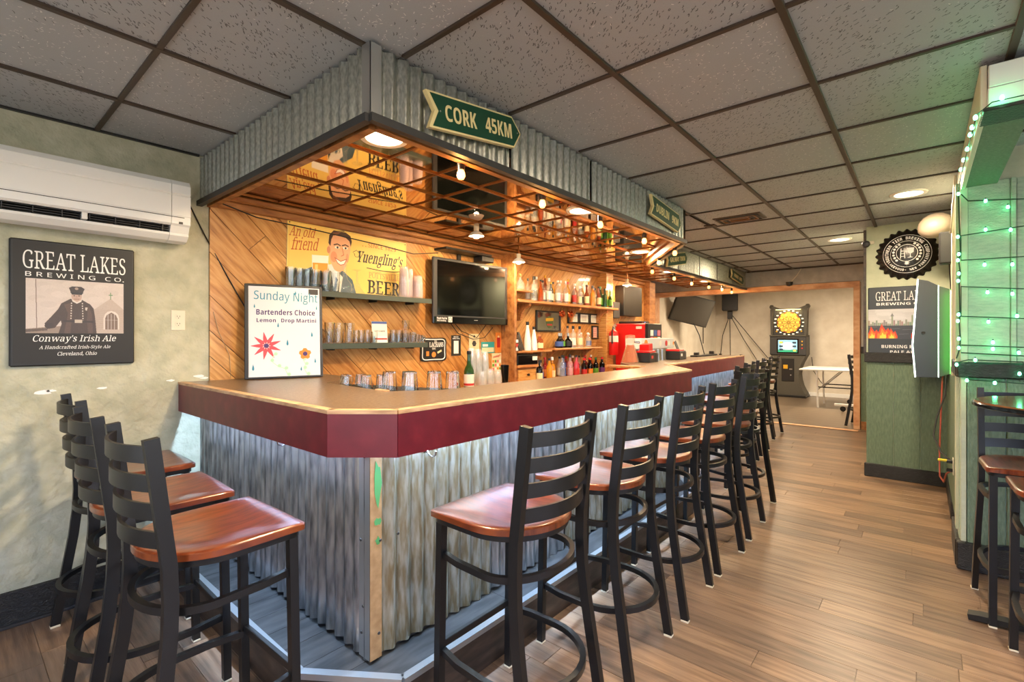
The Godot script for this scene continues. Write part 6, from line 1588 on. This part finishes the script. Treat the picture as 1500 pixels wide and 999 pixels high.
	var cables = [[[-3.72, 1.85, -12.8], [-3.9, 1.4, -12.9], [-3.95, 0.9, -12.9]], [[-3.7, 1.85, -12.8], [-3.72, 1.4, -12.9], [-3.71, 0.8, -12.9]], [[-3.66, 1.85, -12.8], [-3.4, 1.3, -12.9], [-3.1, 0.8, -12.9]], [[-3.64, 1.9, -12.8], [-3.2, 1.3, -12.9], [-2.85, 0.85, -12.9]], [[-3.7, 1.65, -10.3], [-3.6, 1.4, -10.35], [-3.5, 0.95, -10.4]], [[-4.08, 2.2, -12.0], [-4.08, 1.2, -12.0]]]
	for k in cables.size():
		var pts = []
		for q in cables[k]: pts.append(Vector3(q[0], q[1], q[2]))
		var o = part("loose_cable", tube(pts, 0.009, 6), M.rubber, self); o.name = numbered("loose_cable")
		tag(o, ["leftmost cable hanging below the corner loudspeaker", "straight cable hanging below the corner loudspeaker", "slanting cable below the corner loudspeaker", "longest slanting cable below the corner loudspeaker", "cable hanging from the tilted television", "thin cable running down the side wall behind the television"][k], "cable", "cables in the games room")
	var cb = part("machine_cord", tube([Vector3(-1.95, 0.9, -12.9), Vector3(-1.9, 0.6, -12.8), Vector3(-1.75, 0.4, -12.6), Vector3(-1.62, 0.28, -12.4)], 0.008, 6), M.rubber, self)
	tag(cb, "thin cord drooping between the dart machine and folding table", "cable")
	var cm = thing("dome_camera", "small black dome camera above the wide opening", "camera", Vector3(-1.62, 2.215, -8.74))
	part("dome", lathe([[0.0, -0.05], [0.04, -0.035], [0.05, 0.0], [0.05, 0.02], [0.0, 0.02]], 16), M.black, cm, Vector3(0, 0, 0.03))
	part("wire", tube([Vector3(0.02, 0.02, 0.01), Vector3(0.1, 0.12, 0.0), Vector3(0.16, 0.22, 0.0)], 0.006, 6), M.ivory, cm)
	# unseen ceiling panels put in to light the games room
	for q in [[-2.4, -10.6], [-0.6, -10.8]]:
		var pl = thing("unseen_panel_lamp", ["unseen flat ceiling lamp lighting the dart lane in the games room", "unseen flat ceiling lamp lighting the folding table in the games room"][0 if q[0] < -1 else 1], "ceiling lamp", Vector3(q[0], 2.5, q[1]), 0.0, "unseen games room ceiling lamps")
		part("frame", box(0.62, 0.03, 0.62, 0.004), M.white, pl, Vector3(0, -0.015, 0))
		part("diffuser", box(0.56, 0.006, 0.56), glow(Color(1.0, 0.93, 0.82), 2.0), pl, Vector3(0, -0.031, 0))
		area_lamp(pl, Vector3(0, -0.036, 0), Vector2(0.56, 0.56), Color(1.0, 0.9, 0.76), LIT.far, Vector3(-PI / 2, 0, 0))

# ================= lamps =================
# light energies by kind of lamp
const LIT = {"canopy": 1.5, "ceiling": 2.9, "bulb": 0.045, "flood": 0.5, "far": 5.0}

func area_lamp(parent, at, size, color, energy, rot):
	var al = AreaLight3D.new(); al.name = "lamp_light"; al.area_size = size; al.area_normalize_energy = true
	al.light_color = color; al.light_energy = energy; al.shadow_enabled = true; al.area_range = 14.0
	parent.add_child(al, true); al.position = at; al.rotation = rot
	return al

func downlight(at, label, r, e, color, group):
	var t = thing("downlight", label, "ceiling lamp", at, 0.0, group)
	part("trim_ring", lathe([[r, 0.0], [r * 1.02, -0.008], [r * 1.3, -0.01], [r * 1.36, 0.0]], 28), M.white, t)
	part("lens", lathe([[r * 1.01, -0.004], [0.0, -0.0045]], 28), M.lens, t)
	area_lamp(t, Vector3(0, -0.012, 0), Vector2(r * 1.7, r * 1.7), color, e, Vector3(-PI / 2, 0, 0))

func lamps():
	var warm = Color(1.0, 0.88, 0.70)
	var g = "round lamps in the mirrored canopy"
	downlight(Vector3(-1.815, 2.25, -1.27), "round lamp in the mirrored canopy at the corner of the bar", 0.08, LIT.canopy * 1.5, warm, g)
	downlight(Vector3(-1.815, 2.25, -2.89), "round lamp in the mirrored canopy over the middle of the bar", 0.08, LIT.canopy, warm, g)
	downlight(Vector3(-2.232, 2.25, -4.685), "round lamp in the mirrored canopy at the angled end", 0.08, LIT.canopy, warm, g)
	downlight(Vector3(-2.61, 2.25, -6.37), "round lamp in the far canopy, nearer one", 0.08, LIT.canopy, warm, g)
	downlight(Vector3(-2.62, 2.25, -7.84), "round lamp in the far canopy, farther one", 0.08, LIT.canopy, warm, g)
	g = "round ceiling lamps over the passage"
	var soft = Color(1.0, 0.90, 0.76)
	downlight(Vector3(-0.085, CEIL + 0.006, -4.73), "round ceiling lamp in front of the bottle cap sign", 0.085, LIT.ceiling, soft, g)
	downlight(Vector3(-0.71, CEIL + 0.006, -6.47), "round ceiling lamp farther down the passage", 0.085, LIT.ceiling, soft, g)
	downlight(Vector3(-0.02, CEIL + 0.006, -1.0), "round ceiling lamp above the camera", 0.085, LIT.ceiling, soft, g)
	downlight(Vector3(-0.67, CEIL + 0.006, 0.9), "unseen round fill lamp added behind the camera", 0.085, LIT.ceiling, soft, g)  # added out of view to light the near end of the room
	downlight(Vector3(1.5, CEIL + 0.006, -1.2), "unseen round fill lamp added out of view to the right", 0.085, LIT.ceiling, soft, g)  # added fill, no such lamp in view on this side
	# flood lamps over the back bar
	g = "flood lamps over the back bar"
	for q in [[Vector3(-2.72, 2.2, -2.77), "white shaded flood lamp above the television"], [Vector3(-2.95, 2.11, -3.58), "bare flood lamp beside the partition above the bottles"], [Vector3(-3.0, 2.08, -5.9), "bare flood lamp at the far end of the bottle shelf"]]:
		var t = thing("flood_lamp", q[1], "lamp", q[0], 0.0, g)
		part("socket", lathe([[0.0, 0.0], [0.02, 0.0], [0.022, 0.05], [0.0, 0.055]], 14), M.ivory, t)
		part("shade", lathe([[0.062, -0.03], [0.045, -0.005], [0.02, 0.01], [0.018, 0.01], [0.042, -0.006], [0.059, -0.03]], 20), M.white, t)
		part("bulb", lathe([[0.0, -0.05], [0.02, -0.045], [0.028, -0.028], [0.018, -0.006], [0.0, 0.0]], 14), glow(Color(1.0, 0.86, 0.62), 12.0), t)
		var l = OmniLight3D.new(); l.name = "flood_light"; l.light_color = Color(1.0, 0.86, 0.66); l.light_energy = LIT.flood; l.light_size = 0.025; l.omni_range = 14.0; l.shadow_enabled = true
		t.add_child(l); l.position = Vector3(0, -0.028, 0)
		if q[0].y < 2.15: part("stem", box(0.012, 0.12, 0.012), M.brass, t, Vector3(0, 0.1, 0))
	# hanging filament bulbs
	var bulbs = [[-1.61, -1.54], [-1.62, -2.173], [-1.63, -2.826], [-1.65, -3.533], [-1.68, -4.212], [-2.02, -4.66], [-2.36, -5.26], [-2.42, -6.05], [-2.47, -6.8], [-2.45, -7.45], [-2.42, -7.98], [-2.44, -8.55]]
	for k in bulbs.size():
		var at = Vector3(bulbs[k][0], 2.235, bulbs[k][1])
		var t = thing("hanging_bulb", "hanging filament bulb in a black socket, %s from the camera along the canopy edge" % ORD[k], "light bulb", at, 0.0, "filament bulbs along the canopy")
		part("cord", tube([Vector3(0, 0.0, 0), Vector3(0, -0.06, 0)], 0.004, 6), M.rubber, t)
		part("socket", lathe([[0.0, -0.105], [0.017, -0.105], [0.018, -0.075], [0.012, -0.06], [0.0, -0.055]], 14), M.black, t)
		part("bulb", lathe([[0.0, -0.15], [0.012, -0.147], [0.02, -0.132], [0.017, -0.115], [0.012, -0.105]], 14), M.bulb, t)
		var l = OmniLight3D.new(); l.name = "bulb_light"; l.light_color = Color(1.0, 0.70, 0.38); l.light_energy = LIT.bulb; l.light_size = 0.018; l.omni_range = 12.0; l.shadow_enabled = true
		t.add_child(l); l.position = Vector3(0, -0.13, 0)
	var run = []
	for k in bulbs.size():
		run.append(Vector3(bulbs[k][0], 2.236, bulbs[k][1]))
	var wr = part("bulb_wire", tube(run, 0.004, 6), M.rubber, self)
	tag(wr, "black cord carrying the filament bulbs along the canopy edge", "cable")
	# ceiling speaker grille and vent in a tile
	var v = thing("ceiling_vent", "dark rectangular ceiling vent past the angled canopy end", "vent", Vector3(-1.28, CEIL + 0.004, -4.72))
	part("frame", box(0.4, 0.012, 0.26, 0.004), mat(rgb(70, 56, 46), 0.5), v, Vector3(0, 0, 0))
	for k in 4: part("louver", bar_sweep([Vector3(-0.17 + 0.03 * k, -0.009, -0.1 + 0.02 * k), Vector3(0.17 - 0.03 * k, -0.009, -0.1 + 0.02 * k), Vector3(0.17 - 0.03 * k, -0.009, 0.1 - 0.02 * k), Vector3(-0.17 + 0.03 * k, -0.009, 0.1 - 0.02 * k)], 0.012, 0.01, Vector3.UP, true), [M.charcoal, M.brass][k % 2], v)
	var v2 = thing("ceiling_box", "small dark square fixture beside the ceiling vent", "vent", Vector3(-1.58, CEIL + 0.002, -4.85))
	part("cover", box(0.1, 0.014, 0.09, 0.003), mat(rgb(70, 56, 46), 0.5), v2)
	part("inner_plate", box(0.06, 0.004, 0.05), M.charcoal, v2, Vector3(0, -0.009, 0))
